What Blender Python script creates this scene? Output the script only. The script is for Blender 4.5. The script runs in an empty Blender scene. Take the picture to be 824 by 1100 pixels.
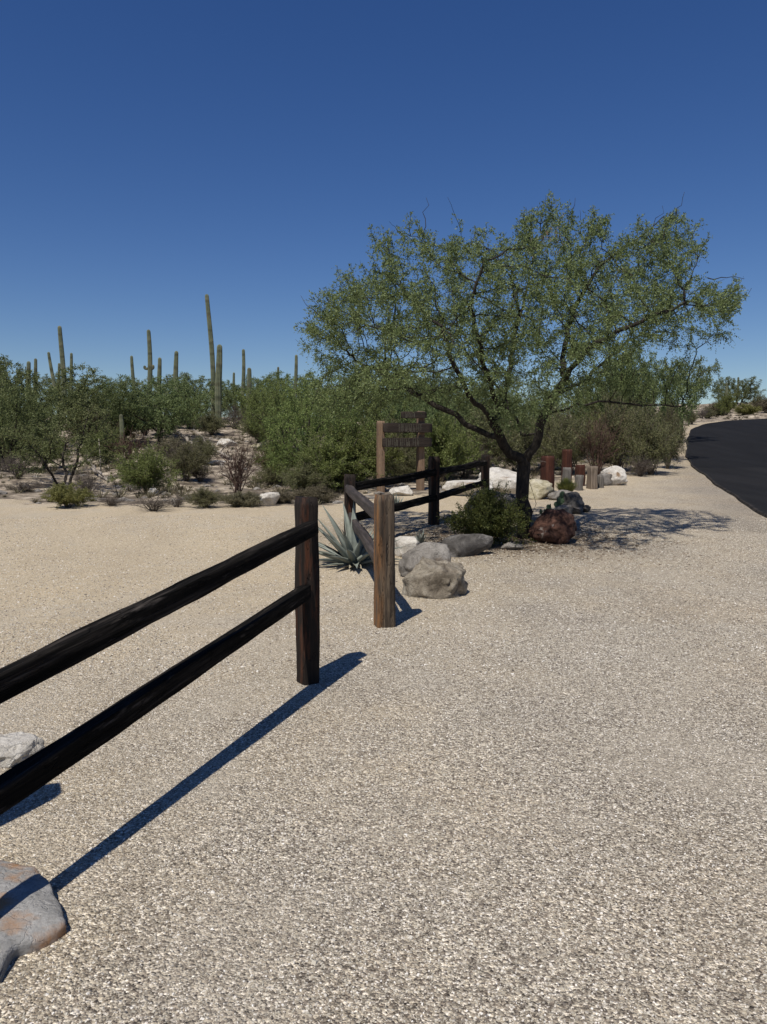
import bpy, math, random
import numpy as np
from mathutils import Vector, Matrix, noise as mnoise

R = math.radians
scene = bpy.context.scene
col = scene.collection

# ------------------------------------------------------------------ camera
PITCH = math.atan(0.0822)
F = 827.0
cam_d = bpy.data.cameras.new('camera')
cam = bpy.data.objects.new('camera', cam_d)
col.objects.link(cam)
cam.location = (0, 0, 1.5)
cam.rotation_euler = (math.pi / 2 - PITCH, 0, 0)
cam_d.sensor_fit = 'VERTICAL'
cam_d.sensor_height = 36
cam_d.lens = 36 * F / 1100
cam_d.clip_start = 0.05
cam_d.clip_end = 5000
scene.camera = cam

# ------------------------------------------------------------------ light
SUN_EL = R(58)
SUN_AZ = R(23.7)            # direction the shadows run, from +Y towards +X
world = bpy.data.worlds.new('World')
scene.world = world
world.use_nodes = True
wn = world.node_tree.nodes
wl = world.node_tree.links
sky = wn.new('ShaderNodeTexSky')
sky.sky_type = 'NISHITA'
sky.sun_disc = False
sky.sun_elevation = SUN_EL
sky.sun_rotation = math.pi + SUN_AZ
sky.altitude = 500
sky.air_density = 1.0
sky.dust_density = 0.15
sky.ozone_density = 3.0
bg = wn['Background']
hs = wn.new('ShaderNodeHueSaturation')
hs.inputs['Hue'].default_value = .514
hs.inputs['Saturation'].default_value = 1.27
wl.new(sky.outputs[0], hs.inputs['Color'])
wl.new(hs.outputs[0], bg.inputs[0])
bg.inputs[1].default_value = 0.076
sun_d = bpy.data.lights.new('sun', 'SUN')
sun_d.energy = 5.0
sun_d.angle = R(0.53)
sun_d.color = (1.0, 0.945, 0.85)
sun = bpy.data.objects.new('sun', sun_d)
col.objects.link(sun)
dv = Vector((math.sin(SUN_AZ) * math.cos(SUN_EL), math.cos(SUN_AZ) * math.cos(SUN_EL), -math.sin(SUN_EL)))
sun.rotation_euler = dv.to_track_quat('-Z', 'Y').to_euler()
sun.location = (-6, -10, 20)
vs = scene.view_settings
vs.view_transform = 'Standard'
vs.look = 'None'
vs.exposure = 0.0
vs.gamma = 1.0
vs.use_curve_mapping = False

# ------------------------------------------------------------------ terrain shape
_ys = np.arange(-500, 1700, 0.25)
_pz = np.interp(_ys, [-500, 0, 9, 13, 16, 18, 25, 32, 40, 47, 53, 60, 75, 120, 300, 1700],
                [0, 0, 0, .25, .33, .36, .7, 1.15, 2.0, 2.75, 3.3, 3.85, 4.2, 5, 6, 6])
_k = np.exp(-0.5 * (np.arange(-12, 13) / 4.0) ** 2)
_k /= _k.sum()
_pz = np.convolve(np.pad(_pz, 12, mode='edge'), _k, mode='valid')
# left edge of the road (x, y)
ROAD = [(-12.0, -48.0), (2.68, 0.0), (6.9, 13.8), (10.44, 25.4), (11.05, 27.6), (12.35, 31.5), (15.7, 40.0),
        (18.55, 46.5), (22.0, 52.0), (25.3, 55.6), (30.5, 58.6), (40.0, 61.0), (60.0, 63.0)]
RW = 7.0
_ry = np.array([p[1] for p in ROAD]); _rx = np.array([p[0] for p in ROAD])

def sstep(a, b, x):
    t = np.clip((x - a) / (b - a), 0, 1)
    return t * t * (3 - 2 * t)

def road_side(X, Y):       # metres left of the road's left edge (negative: on it)
    return np.interp(Y, _ry, _rx) - X

def edge_y(X):             # where the gravel ends and the desert starts
    w = 0.45 * np.sin(X * 1.3 + .4) + .3 * np.sin(X * 2.9 + 1.) + .15 * np.sin(X * 6.1)
    return np.interp(X, [-60, -12, -6, -2, 0, 2.5, 4.5, 6.5, 8.5, 10, 12, 15, 19],
                     [18.5, 17.6, 16.4, 16.0, 17.5, 19.6, 21.6, 23.6, 25.5, 28, 32, 40, 47]) + w

def h(X, Y):
    X = np.asarray(X, float); Y = np.asarray(Y, float)
    z = np.interp(Y, _ys, _pz)
    d = sstep(0, 5, Y - edge_y(X)) * sstep(0.3, 4, np.abs(road_side(X, Y) + RW / 2) - RW / 2)
    n = (np.sin(X * .55 + 1.7 * np.sin(Y * .21)) * np.sin(Y * .47 + .9) * .55
         + np.sin(X * 1.31 + Y * .7) * .22 + np.sin(X * 2.3 - Y * 1.9 + 2) * .13 + np.sin(X * 3.9 + Y * 3.1) * .06)
    z = z + d * .24 * n
    z = z + .02 * np.sin(X * .9 + 1) * np.sin(Y * .8) * sstep(5, 8, Y)
    # bank beyond the bend of the road
    z = z + 2.2 * np.exp(-((X - 38) / 17) ** 2 - ((Y - 84) / 13) ** 2)
    z = z + .75 * np.exp(-((X - 18.5) / 3.2) ** 2 - ((Y - 57) / 5) ** 2) * sstep(0.5, 3, road_side(X, Y))
    return z

def hz(x, y):
    return float(h(x, y))

RIGHT = Vector((1, 0, 0)); FWD = Vector((0, math.cos(PITCH), -math.sin(PITCH))); UP = Vector((0, math.sin(PITCH), math.cos(PITCH)))
CAM = Vector((0, 0, 1.5))

def ray(px, py):
    return FWD + RIGHT * ((px - 412) / F) + UP * ((550 - py) / F)

def at(px, py):            # point of the ground seen at that place of the photograph
    d = ray(px, py)
    t = 0.5
    while t < 120:
        p = CAM + d * t
        if p.z <= hz(p.x, p.y):
            break
        t += 0.05 + t * .004
    return Vector((p.x, p.y, hz(p.x, p.y)))

def atd(px, py, Y):        # point at distance Y
    d = ray(px, py)
    return CAM + d * (Y / d.y)

# ------------------------------------------------------------------ helpers
def tag(o, label=None, cat=None, group=None, kind=None):
    if label: o['label'] = label
    if cat: o['category'] = cat
    if group: o['group'] = group
    if kind: o['kind'] = kind
    return o

def empty(name, loc, label=None, cat=None, group=None, rz=0.0):
    o = bpy.data.objects.new(name, None)
    col.objects.link(o)
    o.empty_display_size = .2
    o.location = loc
    o.rotation_euler = (0, 0, rz)
    return tag(o, label, cat, group)

def mesh_np(name, V, quads=None, tris=None, smooth=False, mat=None):
    me = bpy.data.meshes.new(name)
    V = np.ascontiguousarray(V, dtype=np.float32)
    me.vertices.add(len(V))
    me.vertices.foreach_set('co', V.ravel())
    idx = []; tot = []
    if quads is not None and len(quads):
        q = np.asarray(quads, dtype=np.int32); idx.append(q.ravel()); tot.append(np.full(len(q), 4, np.int32))
    if tris is not None and len(tris):
        t = np.asarray(tris, dtype=np.int32); idx.append(t.ravel()); tot.append(np.full(len(t), 3, np.int32))
    idx = np.concatenate(idx); tot = np.concatenate(tot)
    me.loops.add(len(idx)); me.loops.foreach_set('vertex_index', idx)
    me.polygons.add(len(tot))
    st = np.concatenate([[0], np.cumsum(tot)[:-1]]).astype(np.int32)
    me.polygons.foreach_set('loop_start', st)
    me.polygons.foreach_set('loop_total', tot)
    me.polygons.foreach_set('use_smooth', np.full(len(tot), smooth, dtype=bool))
    me.update(calc_edges=True)
    if mat: me.materials.append(mat)
    return me

def obj(name, me, parent=None, loc=(0, 0, 0), rot=(0, 0, 0)):
    o = bpy.data.objects.new(name, me)
    col.objects.link(o)
    if parent: o.parent = parent
    o.location = loc
    o.rotation_euler = rot
    return o

def copy_tree(o, parent=None):
    c = o.copy(); col.objects.link(c); c.parent = parent
    for ch in list(o.children): copy_tree(ch, c)
    return c

class MB:                  # collects tubes and polygons into one mesh
    def __init__(s): s.V = []; s.Q = []; s.T = []; s.n = 0
    def add(s, V, Q=None, T=None):
        V = np.asarray(V, float)
        s.V.append(V)
        if Q is not None and len(Q): s.Q.append(np.asarray(Q) + s.n)
        if T is not None and len(T): s.T.append(np.asarray(T) + s.n)
        s.n += len(V)
    def tube(s, pts, rad, sides=5):
        P = np.asarray(pts, float); n = len(P)
        if n < 2: return
        T = np.gradient(P, axis=0)
        T /= np.linalg.norm(T, axis=1)[:, None] + 1e-9
        ref = np.array([0.31, 0.87, 0.38]) if abs(T[0][1]) < .8 else np.array([.9, .1, .4])
        A = np.cross(T, ref); A /= np.linalg.norm(A, axis=1)[:, None] + 1e-9
        B = np.cross(T, A)
        a = np.linspace(0, 2 * np.pi, sides, endpoint=False)
        r = np.asarray(rad, float)[:, None, None]
        ring = P[:, None, :] + r * (np.cos(a)[None, :, None] * A[:, None, :] + np.sin(a)[None, :, None] * B[:, None, :])
        V = ring.reshape(-1, 3)
        i = np.arange(n - 1)[:, None] * sides; j = np.arange(sides)[None, :]; k = (j + 1) % sides
        Q = np.stack([i + j, i + k, i + sides + k, i + sides + j], -1).reshape(-1, 4)
        s.add(V, Q)
        c0 = len(V)
        s.add([P[0], P[-1]])
        base = s.n - 2 - c0
        t = []
        for q in range(sides):
            t.append((base + (q + 1) % sides, base + q, s.n - 2))
            t.append((base + (n - 1) * sides + q, base + (n - 1) * sides + (q + 1) % sides, s.n - 1))
        s.T.append(np.array(t))
    def mesh(s, name, mat, smooth=True):
        return mesh_np(name, np.concatenate(s.V), np.concatenate(s.Q) if s.Q else None,
                       np.concatenate(s.T) if s.T else None, smooth, mat)

# ------------------------------------------------------------------ materials
def mat(name):
    m = bpy.data.materials.new(name); m.use_nodes = True
    nt = m.node_tree
    return m, nt.nodes, nt.links, nt.nodes['Principled BSDF']

def N(nodes, typ, **kw):
    n = nodes.new(typ)
    for k, v in kw.items():
        if k.startswith('i_'):
            n.inputs[k[2:].replace('_', ' ')].default_value = v
        else:
            setattr(n, k, v)
    return n

def ramp(nodes, stops, interp='LINEAR'):
    r = nodes.new('ShaderNodeValToRGB'); e = r.color_ramp.elements
    r.color_ramp.interpolation = interp
    while len(e) < len(stops): e.new(.5)
    for i, (p, c) in enumerate(stops):
        e[i].position = p; e[i].color = (*c, 1)
    return r

def mixc(nodes, links, fac, a, b, mode='MIX'):
    m = nodes.new('ShaderNodeMix'); m.data_type = 'RGBA'; m.blend_type = mode
    for s, v in ((0, fac), (6, a), (7, b)):
        if isinstance(v, (int, float)): m.inputs[s].default_value = v
        elif isinstance(v, tuple): m.inputs[s].default_value = (*v, 1)
        else: links.new(v, m.inputs[s])
    return m.outputs[2]

def math_n(nodes, links, op, a, b=None, clamp=False):
    m = nodes.new('ShaderNodeMath'); m.operation = op; m.use_clamp = clamp
    for s, v in ((0, a), (1, b)):
        if v is None: continue
        if isinstance(v, (int, float)): m.inputs[s].default_value = v
        else: links.new(v, m.inputs[s])
    return m.outputs[0]

def mat_ground():
    m, n, l, b = mat('gravel_and_soil')
    g = n.new('ShaderNodeNewGeometry').outputs['Position']
    # gravel chips
    v1 = N(n, 'ShaderNodeTexVoronoi', i_Scale=135.0, i_Randomness=1.0); l.new(g, v1.inputs['Vector'])
    v2 = N(n, 'ShaderNodeTexVoronoi', i_Scale=60.0, i_Randomness=1.0); l.new(g, v2.inputs['Vector'])
    sp = n.new('ShaderNodeSeparateColor'); l.new(v1.outputs['Color'], sp.inputs[0])
    sp2 = n.new('ShaderNodeSeparateColor'); l.new(v2.outputs['Color'], sp2.inputs[0])
    chip = ramp(n, [(0, (.09, .078, .067)), (.2, (.22, .19, .16)), (.5, (.345, .315, .260)), (.76, (.46, .425, .355)), (.92, (.66, .62, .55)), (1, (.78, .75, .69))])
    l.new(sp.outputs[0], chip.inputs[0])
    chip2 = ramp(n, [(0, (.62, .60, .58)), (.5, (1.0, .98, .96)), (1, (1.3, 1.27, 1.22))])
    l.new(sp2.outputs[1], chip2.inputs[0])
    c = mixc(n, l, 1.0, chip.outputs[0], chip2.outputs[0], 'MULTIPLY')
    # broad patches: warmer sandy, greyer crushed
    nb = N(n, 'ShaderNodeTexNoise', i_Scale=.45, i_Detail=5.0, i_Roughness=.6); l.new(g, nb.inputs['Vector'])
    pr = ramp(n, [(.3, (.86, .85, .85)), (.5, (1.0, .98, .95)), (.7, (1.10, 1.03, .93))]); l.new(nb.outputs['Fac'], pr.inputs[0])
    c = mixc(n, l, 1.0, c, pr.outputs[0], 'MULTIPLY')
    sep = n.new('ShaderNodeSeparateXYZ'); l.new(g, sep.inputs[0])
    # sandy fines to the left and towards the back
    t = math_n(n, l, 'MULTIPLY', sep.outputs[0], -.16)
    t = math_n(n, l, 'ADD', t, math_n(n, l, 'MULTIPLY', sep.outputs[1], .085))
    nm = N(n, 'ShaderNodeTexNoise', i_Scale=1.1, i_Detail=4.0, i_Roughness=.65); l.new(g, nm.inputs['Vector'])
    t = math_n(n, l, 'ADD', t, math_n(n, l, 'MULTIPLY', math_n(n, l, 'SUBTRACT', nm.outputs['Fac'], .5), 1.3))
    tr = ramp(n, [(.25, (0, 0, 0)), (1.0, (1, 1, 1))]); l.new(t, tr.inputs[0])
    sand = mixc(n, l, .5, c, (.57, .46, .30))
    c = mixc(n, l, tr.outputs[0], c, sand)
    npch = N(n, 'ShaderNodeTexNoise', i_Scale=.9, i_Detail=6.0, i_Roughness=.62, i_Distortion=.8); l.new(g, npch.inputs['Vector'])
    pm = ramp(n, [(.50, (0, 0, 0)), (.66, (.75, .75, .75))]); l.new(npch.outputs['Fac'], pm.inputs[0])
    c = mixc(n, l, pm.outputs[0], c, mixc(n, l, .35, (.43, .38, .305), c))
    # worn streaks / tyre lanes of darker fines
    ns = N(n, 'ShaderNodeTexNoise', i_Scale=1.0, i_Detail=5.0, i_Roughness=.6)
    mp = N(n, 'ShaderNodeMapping'); mp.inputs['Scale'].default_value = (1.3, .4, 1); mp.inputs['Rotation'].default_value = (0, 0, R(17))
    l.new(g, mp.inputs[0]); l.new(mp.outputs[0], ns.inputs['Vector'])
    sr = ramp(n, [(.35, (.92, .915, .91)), (.52, (1, 1, 1)), (.75, (1.03, 1.025, 1.02))]); l.new(ns.outputs['Fac'], sr.inputs[0])
    c = mixc(n, l, 1.0, c, sr.outputs[0], 'MULTIPLY')
    # desert soil
    nd = N(n, 'ShaderNodeTexNoise', i_Scale=1.6, i_Detail=8.0, i_Roughness=.7); l.new(g, nd.inputs['Vector'])
    dr = ramp(n, [(.34, (.07, .057, .044)), (.46, (.15, .122, .094)), (.53, (.30, .25, .19)), (.62, (.52, .445, .35)), (.8, (.64, .57, .48))]); l.new(nd.outputs['Fac'], dr.inputs[0])
    at1 = N(n, 'ShaderNodeAttribute', attribute_name='desert')
    ne = N(n, 'ShaderNodeTexNoise', i_Scale=3.5, i_Detail=6.0, i_Roughness=.7); l.new(g, ne.inputs['Vector'])
    f = math_n(n, l, 'ADD', at1.outputs['Fac'], math_n(n, l, 'MULTIPLY', math_n(n, l, 'SUBTRACT', ne.outputs['Fac'], .5), 2.2))
    fr = ramp(n, [(.42, (0, 0, 0)), (.58, (1, 1, 1))]); l.new(f, fr.inputs[0])
    c = mixc(n, l, fr.outputs[0], c, dr.outputs[0])
    # litter under the tree and along the road's shoulder
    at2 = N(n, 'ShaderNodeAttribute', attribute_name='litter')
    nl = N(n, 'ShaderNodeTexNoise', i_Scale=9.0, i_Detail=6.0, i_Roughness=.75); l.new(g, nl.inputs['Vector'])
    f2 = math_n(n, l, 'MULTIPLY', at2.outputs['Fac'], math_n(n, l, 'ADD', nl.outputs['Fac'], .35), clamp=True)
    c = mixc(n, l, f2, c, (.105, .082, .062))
    l.new(c, b.inputs['Base Color'])
    b.inputs['Roughness'].default_value = .95
    b.inputs['Specular IOR Level'].default_value = .2
    bp = N(n, 'ShaderNodeBump', i_Strength=.9, i_Distance=.008)
    hh = math_n(n, l, 'ADD', math_n(n, l, 'MULTIPLY', v1.outputs['Distance'], -1.0), math_n(n, l, 'MULTIPLY', v2.outputs['Distance'], -1.2))
    l.new(hh, bp.inputs['Height'])
    bp2 = N(n, 'ShaderNodeBump', i_Strength=.15, i_Distance=.05)
    l.new(ns.outputs['Fac'], bp2.inputs['Height']); l.new(bp.outputs[0], bp2.inputs['Normal'])
    l.new(bp2.outputs[0], b.inputs['Normal'])
    return m

def mat_stone_chips():
    m, n, l, b = mat('gravel_chip')
    g = n.new('ShaderNodeNewGeometry')
    r = ramp(n, [(0, (.085, .072, .062)), (.15, (.20, .172, .145)), (.45, (.345, .315, .260)), (.75, (.46, .425, .355)), (.93, (.64, .60, .54)), (1, (.78, .75, .70))])
    l.new(g.outputs['Random Per Island'], r.inputs[0]); l.new(r.outputs[0], b.inputs['Base Color'])
    b.inputs['Roughness'].default_value = .9; b.inputs['Specular IOR Level'].default_value = .25
    return m

def mat_rock(name, stops, scale=3.0, stain=None, stain_th=(.55, .68), bump=.03, seed=0.0):
    m, n, l, b = mat(name)
    tc = n.new('ShaderNodeTexCoord')
    mp = N(n, 'ShaderNodeMapping'); mp.inputs['Location'].default_value = (seed, seed * 2.3, 1.7 * seed); l.new(tc.outputs['Object'], mp.inputs[0])
    a = N(n, 'ShaderNodeTexNoise', i_Scale=scale, i_Detail=10.0, i_Roughness=.7, i_Distortion=.6); l.new(mp.outputs[0], a.inputs['Vector'])
    r = ramp(n, stops); l.new(a.outputs['Fac'], r.inputs[0])
    f = N(n, 'ShaderNodeTexNoise', i_Scale=scale * 16, i_Detail=6.0, i_Roughness=.8); l.new(mp.outputs[0], f.inputs['Vector'])
    fr = ramp(n, [(.3, (.62, .6, .58)), (.5, (1, 1, 1)), (.75, (1.25, 1.25, 1.23))]); l.new(f.outputs['Fac'], fr.inputs[0])
    c = mixc(n, l, 1.0, r.outputs[0], fr.outputs[0], 'MULTIPLY')
    if stain:
        s = N(n, 'ShaderNodeTexNoise', i_Scale=scale * .8, i_Detail=5.0, i_Roughness=.6); 
        mp2 = N(n, 'ShaderNodeMapping'); mp2.inputs['Location'].default_value = (5 + seed, 3, 9); l.new(tc.outputs['Object'], mp2.inputs[0]); l.new(mp2.outputs[0], s.inputs['Vector'])
        sr = ramp(n, [(stain_th[0], (0, 0, 0)), (stain_th[1], (1, 1, 1))]); l.new(s.outputs['Fac'], sr.inputs[0])
        c = mixc(n, l, sr.outputs[0], c, stain)
    l.new(c, b.inputs['Base Color'])
    b.inputs['Roughness'].default_value = .88; b.inputs['Specular IOR Level'].default_value = .3
    v = N(n, 'ShaderNodeTexVoronoi', feature='DISTANCE_TO_EDGE', i_Scale=scale * 1.6)
    dn = N(n, 'ShaderNodeTexNoise', i_Scale=scale * 2, i_Detail=4.0); l.new(mp.outputs[0], dn.inputs['Vector'])
    vm = mixc(n, l, .25, mp.outputs[0], dn.outputs['Color']); l.new(vm, v.inputs['Vector'])
    vr = ramp(n, [(0, (0, 0, 0)), (.04, (1, 1, 1))]); l.new(v.outputs['Distance'], vr.inputs[0])
    hh = math_n(n, l, 'ADD', math_n(n, l, 'MULTIPLY', a.outputs['Fac'], 1.6), math_n(n, l, 'MULTIPLY', f.outputs['Fac'], .5))
    hh = math_n(n, l, 'ADD', hh, math_n(n, l, 'MULTIPLY', vr.outputs[0], .22))
    bp = N(n, 'ShaderNodeBump', i_Strength=.9, i_Distance=bump); l.new(hh, bp.inputs['Height']); l.new(bp.outputs[0], b.inputs['Normal'])
    return m

def mat_wood(name, stops, accent=None, th=(.5, .62), rough=.75, spec=.35, axis='X', side=None):
    m, n, l, b = mat(name)
    tc = n.new('ShaderNodeTexCoord')
    oi = n.new('ShaderNodeObjectInfo')
    mp = N(n, 'ShaderNodeMapping'); sc = (1.4, 30, 30) if axis == 'X' else (30, 30, 1.4)
    mp.inputs['Scale'].default_value = sc
    cx = n.new('ShaderNodeCombineXYZ'); l.new(math_n(n, l, 'MULTIPLY', oi.outputs['Random'], 37.0), cx.inputs[0]); l.new(math_n(n, l, 'MULTIPLY', oi.outputs['Random'], 91.0), cx.inputs[2])
    l.new(cx.outputs[0], mp.inputs['Location']); l.new(tc.outputs['Object'], mp.inputs[0])
    a = N(n, 'ShaderNodeTexNoise', i_Scale=1.0, i_Detail=7.0, i_Roughness=.65, i_Distortion=.35); l.new(mp.outputs[0], a.inputs['Vector'])
    r = ramp(n, stops); l.new(a.outputs['Fac'], r.inputs[0])
    c = r.outputs[0]
    if accent:
        mp2 = N(n, 'ShaderNodeMapping'); mp2.inputs['Scale'].default_value = (2.5, 17, 17) if axis == 'X' else (17, 17, 2.5)
        l.new(cx.outputs[0], mp2.inputs['Location']); l.new(tc.outputs['Object'], mp2.inputs[0])
        s = N(n, 'ShaderNodeTexNoise', i_Scale=1.0, i_Detail=6.0, i_Roughness=.65); l.new(mp2.outputs[0], s.inputs['Vector'])
        sr = ramp(n, [(th[0], (0, 0, 0)), (th[1], (1, 1, 1))]); l.new(s.outputs['Fac'], sr.inputs[0])
        fac = math_n(n, l, 'MULTIPLY', sr.outputs[0], .8)
        if side is not None:
            sx = n.new('ShaderNodeSeparateXYZ'); l.new(tc.outputs['Object'], sx.inputs[0])
            k = math_n(n, l, 'MULTIPLY', math_n(n, l, 'ADD', sx.outputs[side[0]], side[1]), side[2], clamp=True)
            fac = math_n(n, l, 'MULTIPLY', k, math_n(n, l, 'ADD', math_n(n, l, 'MULTIPLY', sr.outputs[0], .9), .04))
        gr = mixc(n, l, 1.0, accent, mixc(n, l, .8, (1., 1., 1.), a.outputs['Fac']), 'MULTIPLY')
        c = mixc(n, l, fac, c, accent)
    l.new(c, b.inputs['Base Color'])
    b.inputs['Roughness'].default_value = rough; b.inputs['Specular IOR Level'].default_value = spec
    mp3 = N(n, 'ShaderNodeMapping'); mp3.inputs['Scale'].default_value = (2.2, 22, 22) if axis == 'X' else (22, 22, 2.2)
    l.new(cx.outputs[0], mp3.inputs['Location']); l.new(tc.outputs['Object'], mp3.inputs[0])
    ck = N(n, 'ShaderNodeTexNoise', i_Scale=1.0, i_Detail=3.0, i_Roughness=.5, i_Distortion=.5); l.new(mp3.outputs[0], ck.inputs['Vector'])
    ckr = ramp(n, [(.485, (1, 1, 1)), (.5, (0, 0, 0)), (.515, (1, 1, 1))]); l.new(ck.outputs['Fac'], ckr.inputs[0])
    hh = math_n(n, l, 'ADD', a.outputs['Fac'], math_n(n, l, 'MULTIPLY', ckr.outputs[0], .6))
    bp = N(n, 'ShaderNodeBump', i_Strength=1.0, i_Distance=.012); l.new(hh, bp.inputs['Height']); l.new(bp.outputs[0], b.inputs['Normal'])
    return m

def mat_leaf(name, c0, c1, c2=None, trans=.25):
    m, n, l, b = mat(name)
    g = n.new('ShaderNodeNewGeometry'); oi = n.new('ShaderNodeObjectInfo')
    st = [(0, c0), (1, c1)] if c2 is None else [(0, c0), (.7, c1), (1, c2)]
    r = ramp(n, st); l.new(g.outputs['Random Per Island'], r.inputs[0])
    hs = n.new('ShaderNodeHueSaturation'); l.new(r.outputs[0], hs.inputs['Color'])
    l.new(math_n(n, l, 'ADD', math_n(n, l, 'MULTIPLY', oi.outputs['Random'], .03), .485), hs.inputs['Hue'])
    l.new(math_n(n, l, 'ADD', math_n(n, l, 'MULTIPLY', oi.outputs['Random'], .3), .85), hs.inputs['Value'])
    l.new(hs.outputs[0], b.inputs['Base Color'])
    b.inputs['Roughness'].default_value = .6; b.inputs['Specular IOR Level'].default_value = .3
    tr = n.new('ShaderNodeBsdfTranslucent'); l.new(hs.outputs[0], tr.inputs[0])
    mx = n.new('ShaderNodeMixShader'); mx.inputs[0].default_value = trans
    l.new(b.outputs[0], mx.inputs[1]); l.new(tr.outputs[0], mx.inputs[2])
    l.new(mx.outputs[0], n['Material Output'].inputs[0])
    return m

def mat_bark(name, c0, c1, scale=18.):
    m, n, l, b = mat(name)
    tc = n.new('ShaderNodeTexCoord')
    mp = N(n, 'ShaderNodeMapping'); mp.inputs['Scale'].default_value = (1, 1, .3); l.new(tc.outputs['Object'], mp.inputs[0])
    a = N(n, 'ShaderNodeTexNoise', i_Scale=scale, i_Detail=6.0, i_Roughness=.7); l.new(mp.outputs[0], a.inputs['Vector'])
    r = ramp(n, [(.35, c0), (.65, c1)]); l.new(a.outputs['Fac'], r.inputs[0]); l.new(r.outputs[0], b.inputs['Base Color'])
    b.inputs['Roughness'].default_value = .9; b.inputs['Specular IOR Level'].default_value = .2
    bp = N(n, 'ShaderNodeBump', i_Strength=1.0, i_Distance=.02); l.new(a.outputs['Fac'], bp.inputs['Height']); l.new(bp.outputs[0], b.inputs['Normal'])
    return m

def mat_saguaro():
    m, n, l, b = mat('saguaro_skin')
    tc = n.new('ShaderNodeTexCoord')
    a = N(n, 'ShaderNodeTexNoise', i_Scale=2.2, i_Detail=6.0, i_Roughness=.65); l.new(tc.outputs['Object'], a.inputs['Vector'])
    r = ramp(n, [(.3, (.060, .072, .042)), (.5, (.105, .118, .068)), (.68, (.165, .16, .098))]); l.new(a.outputs['Fac'], r.inputs[0])
    w = N(n, 'ShaderNodeTexWave', wave_type='BANDS', bands_direction='Z', i_Scale=.35, i_Distortion=6.0, i_Detail=3.0); l.new(tc.outputs['Object'], w.inputs['Vector'])
    wr = ramp(n, [(0, (.62, .60, .55)), (.25, (1, 1, 1))]); l.new(w.outputs['Fac'], wr.inputs[0])
    c = mixc(n, l, 1.0, r.outputs[0], wr.outputs[0], 'MULTIPLY')
    l.new(c, b.inputs['Base Color']); b.inputs['Roughness'].default_value = .7
    return m

def mat_asphalt():
    m, n, l, b = mat('fresh_asphalt')
    g = n.new('ShaderNodeNewGeometry').outputs['Position']
    a = N(n, 'ShaderNodeTexNoise', i_Scale=60.0, i_Detail=3.0, i_Roughness=.8); l.new(g, a.inputs['Vector'])
    a2 = N(n, 'ShaderNodeTexNoise', i_Scale=.5, i_Detail=5.0, i_Roughness=.6)
    mp = N(n, 'ShaderNodeMapping'); mp.inputs['Rotation'].default_value = (0, 0, R(17)); mp.inputs['Scale'].default_value = (2.2, .35, 1); l.new(g, mp.inputs[0]); l.new(mp.outputs[0], a2.inputs['Vector'])
    r = ramp(n, [(.3, (.008, .008, .009)), (.7, (.017, .017, .018))]); l.new(a.outputs['Fac'], r.inputs[0])
    r2 = ramp(n, [(.3, (.8, .8, .8)), (.7, (1.25, 1.24, 1.22))]); l.new(a2.outputs['Fac'], r2.inputs[0])
    c = mixc(n, l, 1.0, r.outputs[0], r2.outputs[0], 'MULTIPLY')
    sp = n.new('ShaderNodeSeparateXYZ'); l.new(g, sp.inputs[0])
    k = math_n(n, l, 'LESS_THAN', sp.outputs[1], 26.6)
    c = mixc(n, l, k, c, mixc(n, l, 1.0, c, (1.22, 1.2, 1.17), 'MULTIPLY'))
    ad = N(n, 'ShaderNodeAttribute', attribute_name='edge')
    nd_ = N(n, 'ShaderNodeTexNoise', i_Scale=5.0, i_Detail=6.0, i_Roughness=.75); l.new(g, nd_.inputs['Vector'])
    fe = math_n(n, l, 'ADD', ad.outputs['Fac'], math_n(n, l, 'MULTIPLY', math_n(n, l, 'SUBTRACT', nd_.outputs['Fac'], .5), 1.1))
    fer = ramp(n, [(.75, (0, 0, 0)), (1.2, (.35, .35, .35))]); l.new(fe, fer.inputs[0])
    c = mixc(n, l, fer.outputs[0], c, (.12, .105, .09))
    l.new(c, b.inputs['Base Color']); b.inputs['Roughness'].default_value = .95; b.inputs['Specular IOR Level'].default_value = .08
    bp = N(n, 'ShaderNodeBump', i_Strength=.5, i_Distance=.006); l.new(a.outputs['Fac'], bp.inputs['Height']); l.new(bp.outputs[0], b.inputs['Normal'])
    return m

def plain(name, c, rough=.8, var=.25, scale=8.0):
    m, n, l, b = mat(name)
    tc = n.new('ShaderNodeTexCoord')
    a = N(n, 'ShaderNodeTexNoise', i_Scale=scale, i_Detail=5.0); l.new(tc.outputs['Object'], a.inputs['Vector'])
    r = ramp(n, [(.3, tuple(x * (1 - var) for x in c)), (.7, tuple(x * (1 + var) for x in c))]); l.new(a.outputs['Fac'], r.inputs[0])
    l.new(r.outputs[0], b.inputs['Base Color']); b.inputs['Roughness'].default_value = rough
    b.inputs['Specular IOR Level'].default_value = .3
    return m

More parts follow.
